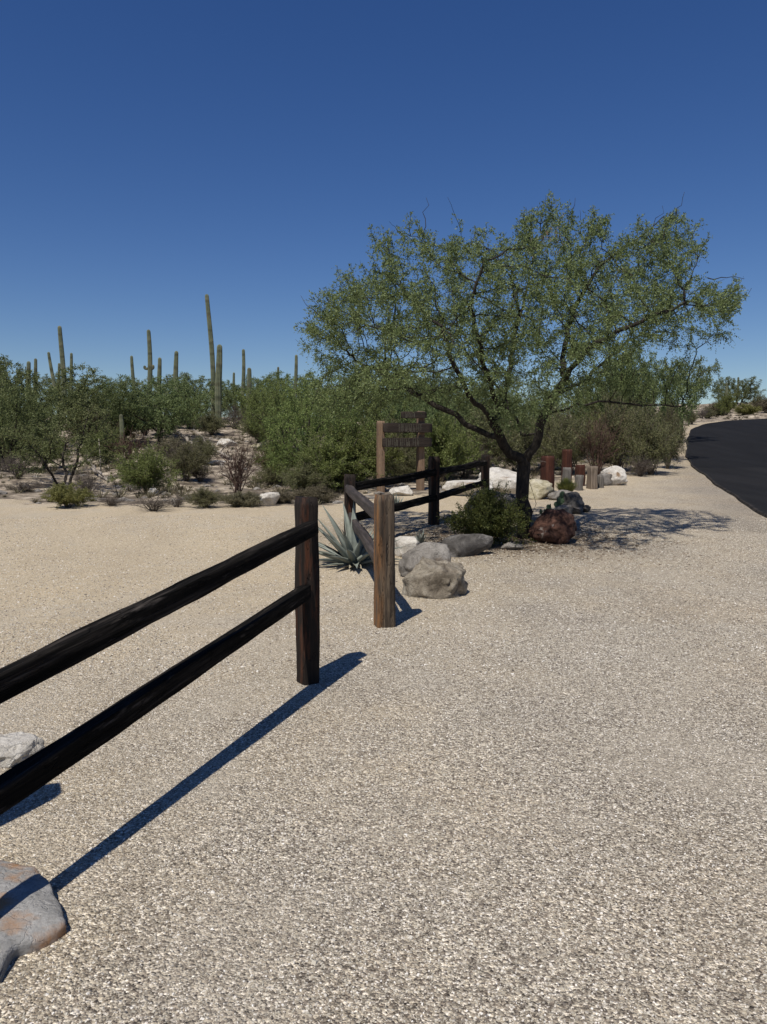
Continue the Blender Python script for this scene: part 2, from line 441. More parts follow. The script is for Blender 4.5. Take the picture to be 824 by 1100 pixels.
M = {}
M['ground'] = mat_ground()
M['chip'] = mat_stone_chips()
M['asphalt'] = mat_asphalt()
M['dark_wood'] = mat_wood('dark_stained_timber', [(.3, (.006, .0045, .004)), (.5, (.014, .010, .008)), (.7, (.030, .020, .015))], (.085, .030, .014), (.52, .66), rough=.7, spec=.2)
M['rail_wood'] = mat_wood('charred_rail_timber', [(.36, (.003, .003, .003)), (.5, (.009, .008, .007)), (.62, (.028, .024, .021)), (.72, (.075, .066, .060))], (.085, .073, .065), (.60, .70), rough=.92, spec=.05)
M['grey_rail'] = mat_wood('weathered_rail_timber', [(.3, (.018, .014, .012)), (.5, (.045, .036, .032)), (.7, (.10, .080, .070))], (.07, .04, .025), (.6, .72))
M['old_wood'] = mat_wood('weathered_orange_timber', [(.36, (.014, .010, .007)), (.48, (.060, .043, .029)), (.58, (.11, .080, .052)), (.7, (.17, .13, .09))], (.24, .11, .036), (.42, .6), side=(2, -.005, 14.))  # orange weathering; keeping it to one side also paints the post half-lit
M['sign_wood'] = mat_wood('brown_sign_post_timber', [(.3, (.11, .068, .042)), (.5, (.19, .125, .080)), (.7, (.26, .18, .12))])
M['sign_board'] = mat_wood('dark_sign_board_timber', [(.3, (.012, .008, .006)), (.5, (.024, .016, .011)), (.7, (.042, .029, .021))], axis='X')
M['red_wood'] = mat_wood('red_brown_stained_timber', [(.3, (.018, .005, .003)), (.5, (.048, .013, .006)), (.7, (.09, .027, .012))])
M['tan_wood'] = mat_wood('tan_weathered_timber', [(.3, (.07, .05, .036)), (.5, (.15, .115, .085)), (.7, (.26, .21, .165))])
M['grey_wood'] = mat_wood('grey_weathered_timber', [(.3, (.06, .053, .046)), (.5, (.13, .118, .105)), (.7, (.24, .22, .20))])
M['letters'] = plain('faded_lettering', (.085, .078, .06))
M['leaf_main'] = mat_leaf('mesquite_leaf', (.100, .130, .048), (.180, .218, .084), (.27, .31, .145), .4)
M['leaf_olive'] = mat_leaf('olive_mesquite_leaf', (.090, .118, .044), (.165, .200, .076), (.25, .275, .13), .4)
M['leaf_green'] = mat_leaf('palo_verde_leaf', (.105, .135, .040), (.180, .215, .064), (.25, .275, .10), .4)
M['leaf_bush_shaded'] = mat_leaf('shaded_creosote_leaf', (.036, .052, .012), (.072, .090, .020), (.12, .125, .03), .25)  # leaf green darkened to paint in the shade of the tree
M['leaf_brown'] = mat_leaf('brownish_shrub_leaf', (.085, .092, .040), (.145, .145, .066), (.21, .19, .095), .3)
M['leaf_yellow'] = mat_leaf('yellow_green_shrub_leaf', (.12, .13, .035), (.20, .20, .060), (.27, .25, .10), .3)
M['leaf_dry'] = mat_leaf('dry_leaf', (.12, .085, .055), (.20, .145, .095), (.27, .21, .14), .15)
M['bark'] = mat_bark('dark_mesquite_bark', (.012, .010, .009), (.045, .038, .032))
M['bark_grey'] = mat_bark('grey_bark', (.03, .026, .022), (.085, .072, .06))
M['twig_grey'] = mat_bark('dry_grey_twig', (.075, .062, .054), (.16, .135, .115))
M['twig_red'] = mat_bark('dry_reddish_twig', (.050, .030, .024), (.125, .078, .062))
M['deadwood'] = mat_bark('bleached_dead_wood', (.12, .10, .085), (.40, .36, .31), 9.)
M['saguaro'] = mat_saguaro()
M['agave'] = plain('blue_green_agave_skin', (.18, .20, .175), .5, .3, 6.)
M['agave_dry'] = plain('dry_agave_leaf', (.36, .32, .24), .8, .25, 10.)
M['pear'] = plain('prickly_pear_skin', (.075, .115, .06), .6, .3, 12.)
M['straw'] = mat_leaf('straw_grass', (.085, .075, .045), (.14, .125, .075), (.24, .205, .135), .2)
M['grass'] = mat_leaf('green_bunch_grass', (.09, .12, .03), (.15, .18, .05), (.22, .23, .09), .3)
M['rk_white'] = mat_rock('white_quartz_rock', [(.3, (.30, .265, .23)), (.45, (.50, .47, .42)), (.6, (.64, .61, .56)), (.75, (.74, .72, .68))], 3.0, (.22, .15, .095), (.6, .72))
M['rk_grey'] = mat_rock('grey_granite', [(.3, (.075, .068, .060)), (.48, (.18, .165, .148)), (.62, (.29, .27, .245)), (.78, (.40, .38, .35))], 3.5, (.15, .11, .075), (.58, .7), seed=3.)
M['rk_brown'] = mat_rock('brown_grey_boulder', [(.32, (.085, .068, .050)), (.46, (.20, .17, .13)), (.58, (.32, .285, .23)), (.74, (.48, .45, .39))], 4.5, (.13, .10, .075), (.58, .66), seed=7.)
M['rk_dark'] = mat_rock('dark_grey_rock', [(.3, (.035, .032, .030)), (.5, (.095, .088, .082)), (.64, (.20, .19, .18)), (.78, (.42, .40, .38))], 4.0, (.10, .075, .06), (.6, .72), seed=11.)
M['rk_red'] = mat_rock('red_brown_rock', [(.3, (.020, .011, .009)), (.48, (.060, .028, .020)), (.6, (.13, .065, .045)), (.75, (.36, .31, .27))], 4.0, (.40, .38, .35), (.64, .72), seed=15.)
M['rk_yellow'] = mat_rock('pale_yellow_rock', [(.3, (.22, .19, .11)), (.5, (.40, .36, .25)), (.7, (.58, .54, .44))], 4.0, (.16, .14, .07), (.6, .7), seed=19.)
M['rk_slab'] = mat_rock('grey_slab_rock', [(.3, (.15, .145, .14)), (.5, (.27, .265, .255)), (.7, (.38, .37, .36))], 5.0, (.34, .19, .095), (.52, .64), bump=.012, seed=24.)

# ------------------------------------------------------------------ ground sheet
xs = np.unique(np.concatenate([np.arange(-12, 14, .14), np.arange(-40, 60, .45), np.geomspace(60, 1500, 26), -np.geomspace(40, 1500, 28)]))
yy = np.unique(np.concatenate([np.arange(0, 36, .14), np.arange(36, 80, .35), np.geomspace(80, 1600, 34), -np.geomspace(.5, 400, 20)]))
X, Y = np.meshgrid(xs, yy)
Z = h(X, Y)
onroad = (road_side(X, Y) < -.15) & (road_side(X, Y) > -RW + .15)
nx, ny = len(xs), len(yy)
V = np.stack([X, Y, Z], -1).reshape(-1, 3)
i = (np.arange(ny - 1)[:, None] * nx + np.arange(nx - 1)[None, :]).ravel()
Q = np.stack([i, i + 1, i + nx + 1, i + nx], -1)
gm = mesh_np('ground', V, Q, smooth=True, mat=M['ground'])
d = sstep(-1.3, 1.3, Y - edge_y(X))
rs = road_side(X, Y)
d = d * sstep(.5, 1.6, np.abs(rs + RW / 2) - RW / 2)
gm.attributes.new('desert', 'FLOAT', 'POINT').data.foreach_set('value', d.ravel().astype(np.float32))
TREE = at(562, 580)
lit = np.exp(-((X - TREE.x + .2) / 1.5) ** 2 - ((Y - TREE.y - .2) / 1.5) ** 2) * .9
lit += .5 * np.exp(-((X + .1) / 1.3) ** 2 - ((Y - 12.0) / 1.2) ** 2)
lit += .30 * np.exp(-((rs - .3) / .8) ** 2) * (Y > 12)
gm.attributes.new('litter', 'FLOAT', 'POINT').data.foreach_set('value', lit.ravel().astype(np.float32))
ground = tag(obj('ground', gm), 'pale crushed gravel path and sandy desert soil rising to the back', 'ground', kind='structure')

# ------------------------------------------------------------------ road
def dense_path(pts, step=.5):
    P = np.array(pts, float)
    s = np.concatenate([[0], np.cumsum(np.linalg.norm(np.diff(P, axis=0), axis=1))])
    t = np.arange(0, s[-1], step)
    x = np.interp(t, s, P[:, 0]); y = np.interp(t, s, P[:, 1])
    k = np.exp(-.5 * (np.arange(-8, 9) / 3.0) ** 2); k /= k.sum()
    x = np.convolve(np.pad(x, 8, mode='reflect', reflect_type='odd'), k, 'valid'); y = np.convolve(np.pad(y, 8, mode='reflect', reflect_type='odd'), k, 'valid')
    return np.stack([x, y], 1)
P = dense_path(ROAD, .35)
T = np.gradient(P, axis=0); T /= np.linalg.norm(T, axis=1)[:, None]
Nn = np.stack([T[:, 1], -T[:, 0]], 1)
offs = [-.05, 0.0, .12, .3, .6, 1.5, 2.5, 3.5, 4.5, 5.5, 6.4, 6.7, 7.0, 7.05]
wob = .03 * np.sin(P[:, 1] * 1.1) + .012 * np.sin(P[:, 1] * 2.9)
rows = []
for k, o_ in enumerate(offs):
    ed = wob if k < 2 else 0
    pt = P + Nn * (o_ + ed)[:, None] if hasattr(ed, '__len__') else P + Nn * o_
    z = h(pt[:, 0], pt[:, 1]) + (-.08 if k in (0, len(offs) - 1) else .05)
    rows.append(np.column_stack([pt, z]))
RV = np.stack(rows, 1)
m_ = len(offs); nn = len(P)
i = (np.arange(nn - 1)[:, None] * m_ + np.arange(m_ - 1)[None, :]).ravel()
RQ = np.stack([i, i + 1, i + m_ + 1, i + m_], -1)
rdm = mesh_np('road', RV.reshape(-1, 3), RQ, smooth=False, mat=M['asphalt'])
ev = np.array([max(0, .9 - min(max(q, 0), max(7.0 - q, 0)) / .3) for q in offs])
rdm.attributes.new('edge', 'FLOAT', 'POINT').data.foreach_set('value', np.tile(ev, nn).astype(np.float32))
tag(obj('road', rdm), 'fresh black asphalt road climbing and bending right', 'road', kind='structure')

# ------------------------------------------------------------------ gravel (real chips near the camera)
rng = np.random.default_rng(4)
def chips(n, y0, y1, smin, smax, pw, wide=.62):
    y = y0 + (y1 - y0) * rng.random(n) ** pw
    x = (rng.random(n) * 2 - 1) * (wide * y + .5)
    s = smin * (smax / smin) ** (rng.random(n) ** 1.6)
    k_ = (np.sin(x * 1.9 + 1.3 * np.sin(y * 1.1)) + np.sin(y * 1.6 + x * .7 + 2) + .6 * np.sin(x * 4.3 + y * 3.7)) * .35 + rng.random(n) > -.10
    x = x[k_]; y = y[k_]; s = s[k_]; n = len(x)
    c = np.array([[-1, -1, -1], [1, -1, -1], [1, 1, -1], [-1, 1, -1], [-1, -1, 1], [1, -1, 1], [1, 1, 1], [-1, 1, 1]], float)
    Vc = c[None] * (1 + .35 * (rng.random((n, 8, 3)) - .5) * 2)
    Vc[:, 4:, :2] *= .72
    Vc *= (s[:, None] * np.stack([.6 + .5 * rng.random(n), .45 + .4 * rng.random(n), .3 + .25 * rng.random(n)], 1))[:, None, :]
    a = rng.random(n) * 6.283; tl = (rng.random(n) - .5) * .9
    ca, sa = np.cos(a)[:, None], np.sin(a)[:, None]; ct, st_ = np.cos(tl)[:, None], np.sin(tl)[:, None]
    x1 = Vc[..., 0] * ct - Vc[..., 2] * st_; z1 = Vc[..., 0] * st_ + Vc[..., 2] * ct; y1_ = Vc[..., 1]
    xr = x1 * ca - y1_ * sa; yr = x1 * sa + y1_ * ca
    return np.stack([xr + x[:, None], yr + y[:, None], z1 + (h(x, y) + s * .12)[:, None]], -1).reshape(-1, 3), n
A1, n1 = chips(230000, 1.0, 6.5, .0021, .0053, .8)
A2, n2 = chips(60000, 5.0, 14.0, .0045, .010, .9)
A3, n3 = chips(220, 1.6, 12.0, .008, .013, .8)
Vs = np.concatenate([A1, A2, A3]); nt_ = n1 + n2 + n3
fq = np.array([[0, 3, 2, 1], [4, 5, 6, 7], [0, 1, 5, 4], [1, 2, 6, 5], [2, 3, 7, 6], [3, 0, 4, 7]])
Qs = (np.arange(nt_)[:, None, None] * 8 + fq[None]).reshape(-1, 4)
tag(obj('gravel', mesh_np('gravel', Vs, Qs, mat=M['chip'])), 'loose tan and grey crushed gravel chips covering the path', 'gravel', kind='stuff')

# ------------------------------------------------------------------ timber
def beam_mesh(name, L, w, hgt, m, seed=0, taper=0.0, rough=.006, axis='X', ends=.012, seg=None, sq=.75, wave=0.0):
    """timber with worn edges, running along local X (or Z)"""
    seg = seg or max(6, int(L / .06))
    K = 20
    a = (np.arange(K) + .5) / K * 2 * np.pi
    cs, sn = np.cos(a), np.sin(a)
    e = 1 - sq
    cx = np.sign(cs) * np.abs(cs) ** e; cy = np.sign(sn) * np.abs(sn) ** e
    V = []
    ts = np.linspace(0, L, seg + 1)
    ts = np.concatenate([[0], ts[1:-1], [L]])
    for i, t in enumerate(ts):
        f = 1 - taper * t / L
        if i in (0, len(ts) - 1): f *= .90
        dy = wave * mnoise.noise(Vector((t * .9, seed, 3.3))); dz = wave * mnoise.noise(Vector((t * .9, seed, 8.1)))
        for k in range(K):
            nz = mnoise.fractal(Vector((t * 2.2, cx[k] * 1.3 + seed * 3.1, cy[k] * 1.3)), 1, 2, 4)
            g = mnoise.noise(Vector((t * .6, a[k] * 3.5, seed * 1.7)))
            r = f + (nz * 1.0 + min(0, g) * 1.2) * rough / (w * .5)
            xx = t
            if i == 0: xx += ends * .5 * (mnoise.noise(Vector((cx[k], cy[k], seed))) - .2)
            if i == len(ts) - 1: xx -= ends * (.5 + mnoise.noise(Vector((cx[k], cy[k], seed + 5))))
            V.append((xx, cx[k] * w / 2 * r + dy, cy[k] * hgt / 2 * r + dz))
    V = np.array(V)
    i = np.arange(len(ts) - 1)[:, None] * K; j = np.arange(K)[None, :]; k2 = (j + 1) % K
    Q = np.stack([i + j, i + k2, i + K + k2, i + K + j], -1).reshape(-1, 4)
    nV = len(V)
    c0 = V[:K].mean(0); c1 = V[-K:].mean(0)
    V = np.vstack([V, c0, c1])
    Tt = [(( k + 1) % K, k, nV) for k in range(K)] + [(nV - K + k, nV - K + (k + 1) % K, nV + 1) for k in range(K)]
    if axis == 'Z': V = V[:, [1, 2, 0]] 
    me = mesh_np(name, V, Q, Tt, smooth=True, mat=m)
    return me

def place_beam(name, p0, p1, w, hg, m, parent, seed, **kw):
    p0 = Vector(p0); p1 = Vector(p1); dd = p1 - p0; L = dd.length
    o = obj(name, beam_mesh(name, L, w, hg, m, seed, **kw), parent)
    x = dd.normalized(); y = Vector((0, 0, 1)).cross(x).normalized(); z = x.cross(y)
    mt = Matrix((x, y, z)).transposed().to_4x4()
    o.matrix_local = Matrix.Translation(p0 - (parent.location if parent else Vector())) @ mt
    return o

def post(name, p, top_z, w, m, parent, seed, rz=0, w2=None, tilt=(0, 0), **kw):
    p = Vector(p); sink = .12
    L = top_z - p.z + sink
    # beam along X turned upright: local X -> world Z
    o = obj(name, beam_mesh(name, L, w, w2 or w, m, seed, **kw), parent)
    rot = Matrix.Rotation(rz, 4, 'Z') @ Matrix.Rotation(tilt[0], 4, 'X') @ Matrix.Rotation(tilt[1] - math.pi / 2, 4, 'Y')
    o.matrix_local = Matrix.Translation(p - Vector((0, 0, sink)) - (parent.location if parent else Vector())) @ rot
    return o

# near fence: one post with two rails running out of the frame at the left
p1 = at(331, 736)
near = empty('rail_fence', p1, 'nearest black split rail fence section with two rails running out past a grey slab', 'fence')
z1 = atd(332, 533, p1.y).z
post('post', p1, z1, .125, M['dark_wood'], near, 1, rz=R(33), rough=.007, w2=.12)
def rail_pts(pa, ya, pb, yb, ext=1.0):
    a = atd(*pa, ya); b = atd(*pb, yb)
    return a + (a - b).normalized() * 0.0, b + (b - a).normalized() * ext
a, b_ = rail_pts((337, 566), p1.y - .085, (0, 737), 2.40, 1.3)
place_beam('rail', a, b_, .07, .092, M['rail_wood'], near, 2, rough=.0032, sq=.82, wave=.002)
a, b_ = rail_pts((329, 635), p1.y - .07, (0, 855), 2.36, 1.3)
place_beam('rail', a, b_, .07, .090, M['rail_wood'], near, 3, rough=.0032, sq=.82, wave=.002)
pe = Vector((b_.x + .10, b_.y + .22, 0))
post('post', pe, .95, .125, M['dark_wood'], near, 9, rz=R(30))
post('post', Vector((-1.76, 2.66, 0)), 1.08, .15, M['dark_wood'], near, 10, rz=R(24))  # unseen extra post, added out of frame to cast a shadow by the rail

# far fence: weathered post, corner post and two more posts with rails
p2 = at(413, 673)
far = empty('rail_fence', p2, 'farther rail fence turning a corner from a weathered orange post beside the agave', 'fence')
post('post', p2, atd(413, 531, p2.y).z, .150, M['old_wood'], far, 4, rz=R(14), rough=.008, w2=.16)
pc = Vector((atd(376, 560, 10.35).x, 10.35, hz(-.45, 10.35)))
pdn = Vector((atd(466, 560, 13.0).x, 13.0, hz(.85, 13.0)))
pen = Vector((atd(521, 540, 16.5).x, 16.5, hz(2.2, 16.5)))
post('post', pc, atd(375, 509, pc.y).z, .15, M['dark_wood'], far, 5, rz=R(10))
post('post', pdn, atd(466, 490, pdn.y).z, .16, M['dark_wood'], far, 6, rz=R(20))
post('post', pen, atd(522, 488, pen.y).z, .15, M['dark_wood'], far, 7, rz=R(20))
yB = p2.y + .02
for (pa, ya, pb, yb, mm, s) in [((413, 559), yB, (374, 525), pc.y - .05, 'grey_rail', 21), ((413, 612), yB, (377, 555), pc.y - .05, 'grey_rail', 22),
                                ((374, 524), pc.y, (468, 507.5), pdn.y - .03, 'rail_wood', 23), ((374, 558), pc.y, (468, 534.5), pdn.y - .03, 'rail_wood', 24),
                                ((464, 508), pdn.y, (522, 497), pen.y, 'rail_wood', 25), ((464, 535.5), pdn.y, (522, 518), pen.y, 'rail_wood', 26)]:
    place_beam('rail', atd(*pa, ya), atd(*pb, yb), .085, .115, M[mm], far, s, rough=.006, sq=.6, wave=.02)

# ------------------------------------------------------------------ sign
ps = Vector((atd(409, 530, 19.0).x, 19.0, hz(0, 19.0)))
sg = empty('wooden_sign', ps, 'brown two post wooden sign with dark routed boards behind the rail fence', 'sign')
pr_ = Vector((atd(451.5, 530, 19.6).x, 19.6, hz(.9, 19.6)))
post('sign_post', ps, atd(409, 452, 19.0).z, .17, M['sign_wood'], sg, 31, rz=R(20), rough=.003, sq=.85)
post('sign_post', pr_, atd(451, 441.5, 19.6).z, .17, M['sign_wood'], sg, 32, rz=R(20), rough=.003, sq=.85)
def board(pa, ya, pb, yb, hgt, seed, glyphs):
    a = atd(*pa, ya); b = atd(*pb, yb)
    a.y -= .11; b.y -= .11
    o = place_beam('sign_board', a, b, .05, hgt, M['sign_board'], sg, seed, rough=.002, sq=.85, seg=10)
    mb = MB(); rr = random.Random(seed); L = (b - a).length
    for (u0, u1) in glyphs:
        x = u0 * L
        while x < u1 * L - .03:
            w = rr.uniform(.028, .045); g = .10 * hgt / .24
            # worn strokes: an upright and one or two crossbars
            for (x0, x1, z0, z1) in [(x, x + .012, -g * rr.uniform(.6, 1), g)] + [(x, x + w, q, q + .012) for q in rr.sample([-g, -.1 * g, g - .012], rr.choice([1, 2]))] + ([(x + w - .012, x + w, -g, g * rr.uniform(0, 1))] if rr.random() < .6 else []):
                yv = -.0285
                mb.add([(x0, -yv, z0), (x1, -yv, z0), (x1, -yv, z1), (x0, -yv, z1), (x0, -yv - .008, z0), (x1, -yv - .008, z0), (x1, -yv - .008, z1), (x0, -yv - .008, z1)],
                       [(0, 3, 2, 1), (4, 5, 6, 7), (0, 1, 5, 4), (1, 2, 6, 5), (2, 3, 7, 6), (3, 0, 4, 7)])
            x += w + .022
    me = mb.mesh('lettering', M['letters'], False)
    V_ = np.array([v.co[:] for v in me.vertices]); V_[:, 1] *= -1
    me.vertices.foreach_set('co', V_.astype(np.float32).ravel())
    obj('lettering', me, o)
board((412, 459.5), 19.0, (464, 460), 19.65, .235, 33, [(.30, .62), (.66, .80)])
board((411, 475.5), 19.0, (463.5, 475), 19.65, .24, 34, [(.06, .30), (.34, .56), (.60, .74)])
board((431, 446), 19.3, (458, 446), 19.6, .17, 35, [(.15, .55)])

# ------------------------------------------------------------------ timber bollards by the path's end
def bollard(px, pyb, pyt, wpx, m, seed, label, slant=0, cap=False):
    p = at(px, pyb)
    o = post('timber_bollard', p, atd(px, pyt, p.y).z, wpx / F * p.y, M[m], None, seed, rz=R(15), rough=.022, sq=.6, w2=wpx / F * p.y * .75, tilt=(0, slant))
    if cap:
        w = wpx / F * p.y; L = atd(px, pyt, p.y).z - p.z + .12
        mb = MB(); a = np.linspace(0, 2 * np.pi, 24)
        e = .4
        ring = np.stack([L * (.80 + .07 * np.sign(np.sin(a)) * np.abs(np.sin(a)) ** e), np.sign(np.cos(a)) * np.abs(np.cos(a)) ** e * w * .385, np.sign(np.sin(a)) * np.abs(np.sin(a)) ** e * w * .51], 1)
        mb.tube(ring, np.full(24, .008), 5)
        obj('binding_strap', mb.mesh('binding_strap', M['twig_grey']), o)
    return tag(o, label, 'bollard', 'timber bollards at the end of the path')
bollard(608.5, 521, 482.5, 11, 'red_wood', 52, 'tall red brown timber bollard behind a shorter grey one')
bollard(588, 530, 489.5, 15, 'red_wood', 51, 'widest red brown timber bollard bound by a pale strap nearest the tree', cap=True)
bollard(608.5, 526, 502, 10, 'grey_wood', 53, 'short grey timber stub standing against the tall red brown bollard')
bollard(623, 522, 499, 11, 'red_wood', 54, 'low red brown timber bollard behind the pale edged grey stub')
bollard(622, 527, 510, 9, 'grey_wood', 55, 'lowest grey timber stub with pale edge beside the grass tuft')
bollard(636, 525.5, 500.5, 12, 'tan_wood', 56, 'tan weathered timber bollard between grey stubs near the white boulder')
bollard(644.5, 524, 510, 7, 'grey_wood', 57, 'short grey timber stub touching the rock pair on its left')

# ------------------------------------------------------------------ rocks
import bmesh
def ico(sub):
    bm = bmesh.new(); bmesh.ops.create_icosphere(bm, subdivisions=sub, radius=1)
    V = np.array([v.co[:] for v in bm.verts]); T = np.array([[v.index for v in f.verts] for f in bm.faces]); bm.free()
    return V, T
ICO = {s: ico(s) for s in (3, 4, 5)}
def rock_mesh(name, size, m, seed, cuts=16, amp=.10, sub=4, cutr=(.5, .82), flat_top=None):
    V, T = ICO[sub]; V = V.copy(); rg = np.random.default_rng(seed)
    for _ in range(cuts):
        nrm = rg.normal(size=3); nrm /= np.linalg.norm(nrm)
        dd = rg.uniform(*cutr); e = V @ nrm - dd
        V -= np.where(e > 0, e * .95, 0)[:, None] * nrm
    if flat_top:
        nrm = np.array(flat_top[:3], float); nrm /= np.linalg.norm(nrm); e = V @ nrm - flat_top[3]; V -= np.where(e > 0, e * .97, 0)[:, None] * nrm
    off = Vector((seed * 3.7, seed * 1.3, seed * .7))
    for i, v in enumerate(V):
        p = Vector(v)
        q = p + Vector((mnoise.noise(p * 2 + off), mnoise.noise(p * 2 - off), 0)) * .25
        nz = mnoise.fractal(q * 1.6 + off, 1, 2.1, 6) * amp + (abs(mnoise.noise(q * 3.1 + off)) - .25) * amp * 1.3 - max(0, mnoise.noise(q * 6.5 + off) - .25) * amp * 1.1
        V[i] = v * (1 + nz)
    mn, mx = V.min(0), V.max(0)
    V = (V - mn) / (mx - mn)
    V[:, :2] -= .5
    V[:, 2] = V[:, 2] * 1.22 - .22
    V *= np.array(size)
    return mesh_np(name, V, None, T, True, m)

def rock(px, pyb, wpx, hpx, m, seed, label, dr=.8, rz=0., name='boulder', cat='boulder', Y=None, group=None, zh=None, **kw):
    p = at(px, pyb) if Y is None else Vector((atd(px, 500, Y).x, Y, hz(atd(px, 500, Y).x, Y)))
    w = wpx / F * p.y; dp = w * dr
    c = Vector((p.x, p.y + dp * .42, 0)); c.z = hz(c.x, c.y)
    c.x = p.x * (c.y / p.y)
    # height: the top line seen at pyb-hpx
    zt = atd(px, pyb - hpx, c.y).z - c.z
    if zh: zt = zh
    o = obj(name, rock_mesh(name, (w, dp, max(zt, .04)), M[m], seed, **kw), None, c, (0, 0, rz))
    return tag(o, label, cat, group)

G2 = 'boulders ringing the planting bed'
rock(467, 643, 76, 45, 'rk_brown', 141, 'brown grey boulder with flat craggy face in front of a smoother grey one', .75, sub=5, amp=.15, cuts=10, cutr=(.6, .85), flat_top=(.25, -.3, 1, .62), group=G2)
rock(456, 623, 58, 41, 'rk_grey', 102, 'smooth pale grey rounded boulder just behind the craggy brown one', .7, sub=5, amp=.06, cuts=8, group=G2)
rock(500, 600, 62, 27, 'rk_dark', 103, 'low dark grey boulder lying at the foot of the green bush', .6, amp=.1, group=G2)
rock(436, 600, 32, 24, 'rk_white', 104, 'blocky whitish rock behind the smooth grey boulder beside the weathered post', .9, amp=.1, group=G2)
rock(594, 586, 54, 40, 'rk_red', 105, 'domed red brown boulder with pale blotches at the right foot of the tree', .8, sub=5, amp=.10, cuts=7, cutr=(.65, .9), group=G2)
rock(611, 553, 34, 25, 'rk_dark', 106, 'blotched dark and white rock behind the red brown boulder', .9, amp=.16, group=G2)
rock(605, 557, 22, 15, 'rk_grey', 107, 'small grey rock wedged between the blotched rock and the red brown boulder', .9, amp=.15, group=G2)
rock(628, 551, 14, 9, 'rk_dark', 108, 'little dark rock at the right end of the planting bed', .9, group=G2)
rock(575, 572, 26, 20, 'rk_grey', 109, 'grey rock tucked against the tree trunk left of the red brown boulder', .9, amp=.15, group=G2)
rock(541, 560, 50, 34, 'rk_dark', 110, 'dark rock with pale patches half hidden behind the green bush', .8, amp=.14, group=G2)
rock(516, 560, 36, 36, 'rk_dark', 111, 'dark grey rock behind the green bush beside the last fence post', .8, amp=.13, group=G2)
rock(549, 592, 24, 10, 'rk_grey', 112, 'small grey rock in front of the tree trunk in the shade', .9, amp=.15, group=G2)
rock(541, 533, 62, 31, 'rk_white', 113, 'big slanting white boulder with brown underside behind the tree trunk', .75, rz=R(-8), sub=5, amp=.07, cuts=8, cutr=(.5, .85), flat_top=(.35, -.3, 1, .35))
rock(502, 534, 56, 18, 'rk_white', 114, 'flat topped white boulder seen through the rails left of the last fence post', .7, amp=.07, flat_top=(0, -.1, 1, .3))
rock(580, 537, 30, 23, 'rk_yellow', 115, 'pale yellowish rock at the right side of the tree trunk', .8, amp=.12)
rock(606, 538, 36, 12, 'rk_grey', 116, 'low pale grey slab below the grass tuft and bollards', .7, amp=.08)
rock(431, 533, 27, 12, 'rk_white', 117, 'small pale rock between the two sign posts', .7, amp=.08)
rock(658, 522, 30, 22, 'rk_white', 118, 'bright white angular boulder at the far end of the gravel path', .9, sub=5, amp=.08, cuts=14, cutr=(.5, .8))
rock(650, 522, 18, 14, 'rk_grey', 119, 'grey rock leaning on the left of the bright white boulder', .9, amp=.12)
rock(289, 544, 24, 15, 'rk_white', 120, 'white rock at the left gravel edge by the dead reddish shrub', .8, amp=.08)
rock(165, 532, 12, 8, 'rk_white', 121, 'little white rock among the grey shrubs at the left gravel edge', .8)
rock(158, 502, 30, 5, 'rk_white', 122, 'flat pale stone lying left in the sandy wash', .6)
rock(198, 489, 34, 4, 'rk_white', 123, 'long low pale stone in the sandy wash below the dead logs', .5)
rock(230, 500, 26, 6, 'rk_white', 124, 'low pale stone in the wash left of the dead reddish shrub', .6)
rock(300, 499, 34, 10, 'rk_grey', 125, 'pale grey stone right of the dead reddish shrub', .7)
rock(244, 480, 24, 9, 'rk_white', 126, 'pale stone below the stout saguaro', .7)
rock(280, 482, 22, 8, 'rk_yellow', 127, 'yellowish stone up the slope right of the stout saguaro', .7)
rock(190, 543, 12, 8, 'rk_white', 128, 'small pale stone poking from the gravel edge in front of the green shrub', .8)
rock(8, 828, 80, 34, 'rk_white', 129, 'pale white rock on the gravel behind the lower rail of the nearest fence', .7, rz=R(10), sub=5, amp=.10, cuts=12, flat_top=(.1, 0, 1, .5))
def slab(outline, thick, m, label):
    pts = [at(*q) for q in outline]; c = sum(pts, Vector()) / len(pts)
    ang = np.array([math.atan2(p.y - c.y, p.x - c.x) for p in pts]); rr_ = np.array([(p - c).length for p in pts])
    o_ = np.argsort(ang); px_ = np.array([[pts[k].x - c.x, pts[k].y - c.y] for k in o_])
    V, T = ICO[5]; V = V.copy()
    th = np.arctan2(V[:, 1], V[:, 0]); rho = np.hypot(V[:, 0], V[:, 1])
    Rr = np.zeros(len(V))
    for i in range(len(V)):
        d_ = np.array([math.cos(th[i]), math.sin(th[i])]); best = 0
        for k in range(len(px_)):
            A_ = px_[k]; B_ = px_[(k + 1) % len(px_)]; e_ = B_ - A_
            den = d_[0] * e_[1] - d_[1] * e_[0]
            if abs(den) < 1e-9: continue
            t_ = (A_[0] * e_[1] - A_[1] * e_[0]) / den; u_ = (A_[0] * d_[1] - A_[1] * d_[0]) / den
            if t_ > 0 and -1e-6 <= u_ <= 1 + 1e-6: best = t_
        Rr[i] = best
    r2 = np.minimum(1, rho * 1.12); z2 = np.clip(V[:, 2] * 1.9, -1, 1)
    W_ = np.stack([np.cos(th) * r2 * Rr, np.sin(th) * r2 * Rr, z2 * thick], 1)
    for i, v in enumerate(W_):
        p = Vector(v) * 7
        W_[i, 2] += mnoise.fractal(p, 1, 2, 5) * .010 + .012 * mnoise.noise(p * .4) - .02 * (r2[i] ** 3) * (z2[i] > 0)
        nz = 1 + .05 * mnoise.fractal(p * 1.5 + Vector((9, 0, 0)), 1, 2, 5)
        W_[i, :2] *= nz
    o = obj('boulder', mesh_np('boulder', W_, None, T, True, M[m]), None, (c.x, c.y, c.z))
    return tag(o, label, 'boulder')
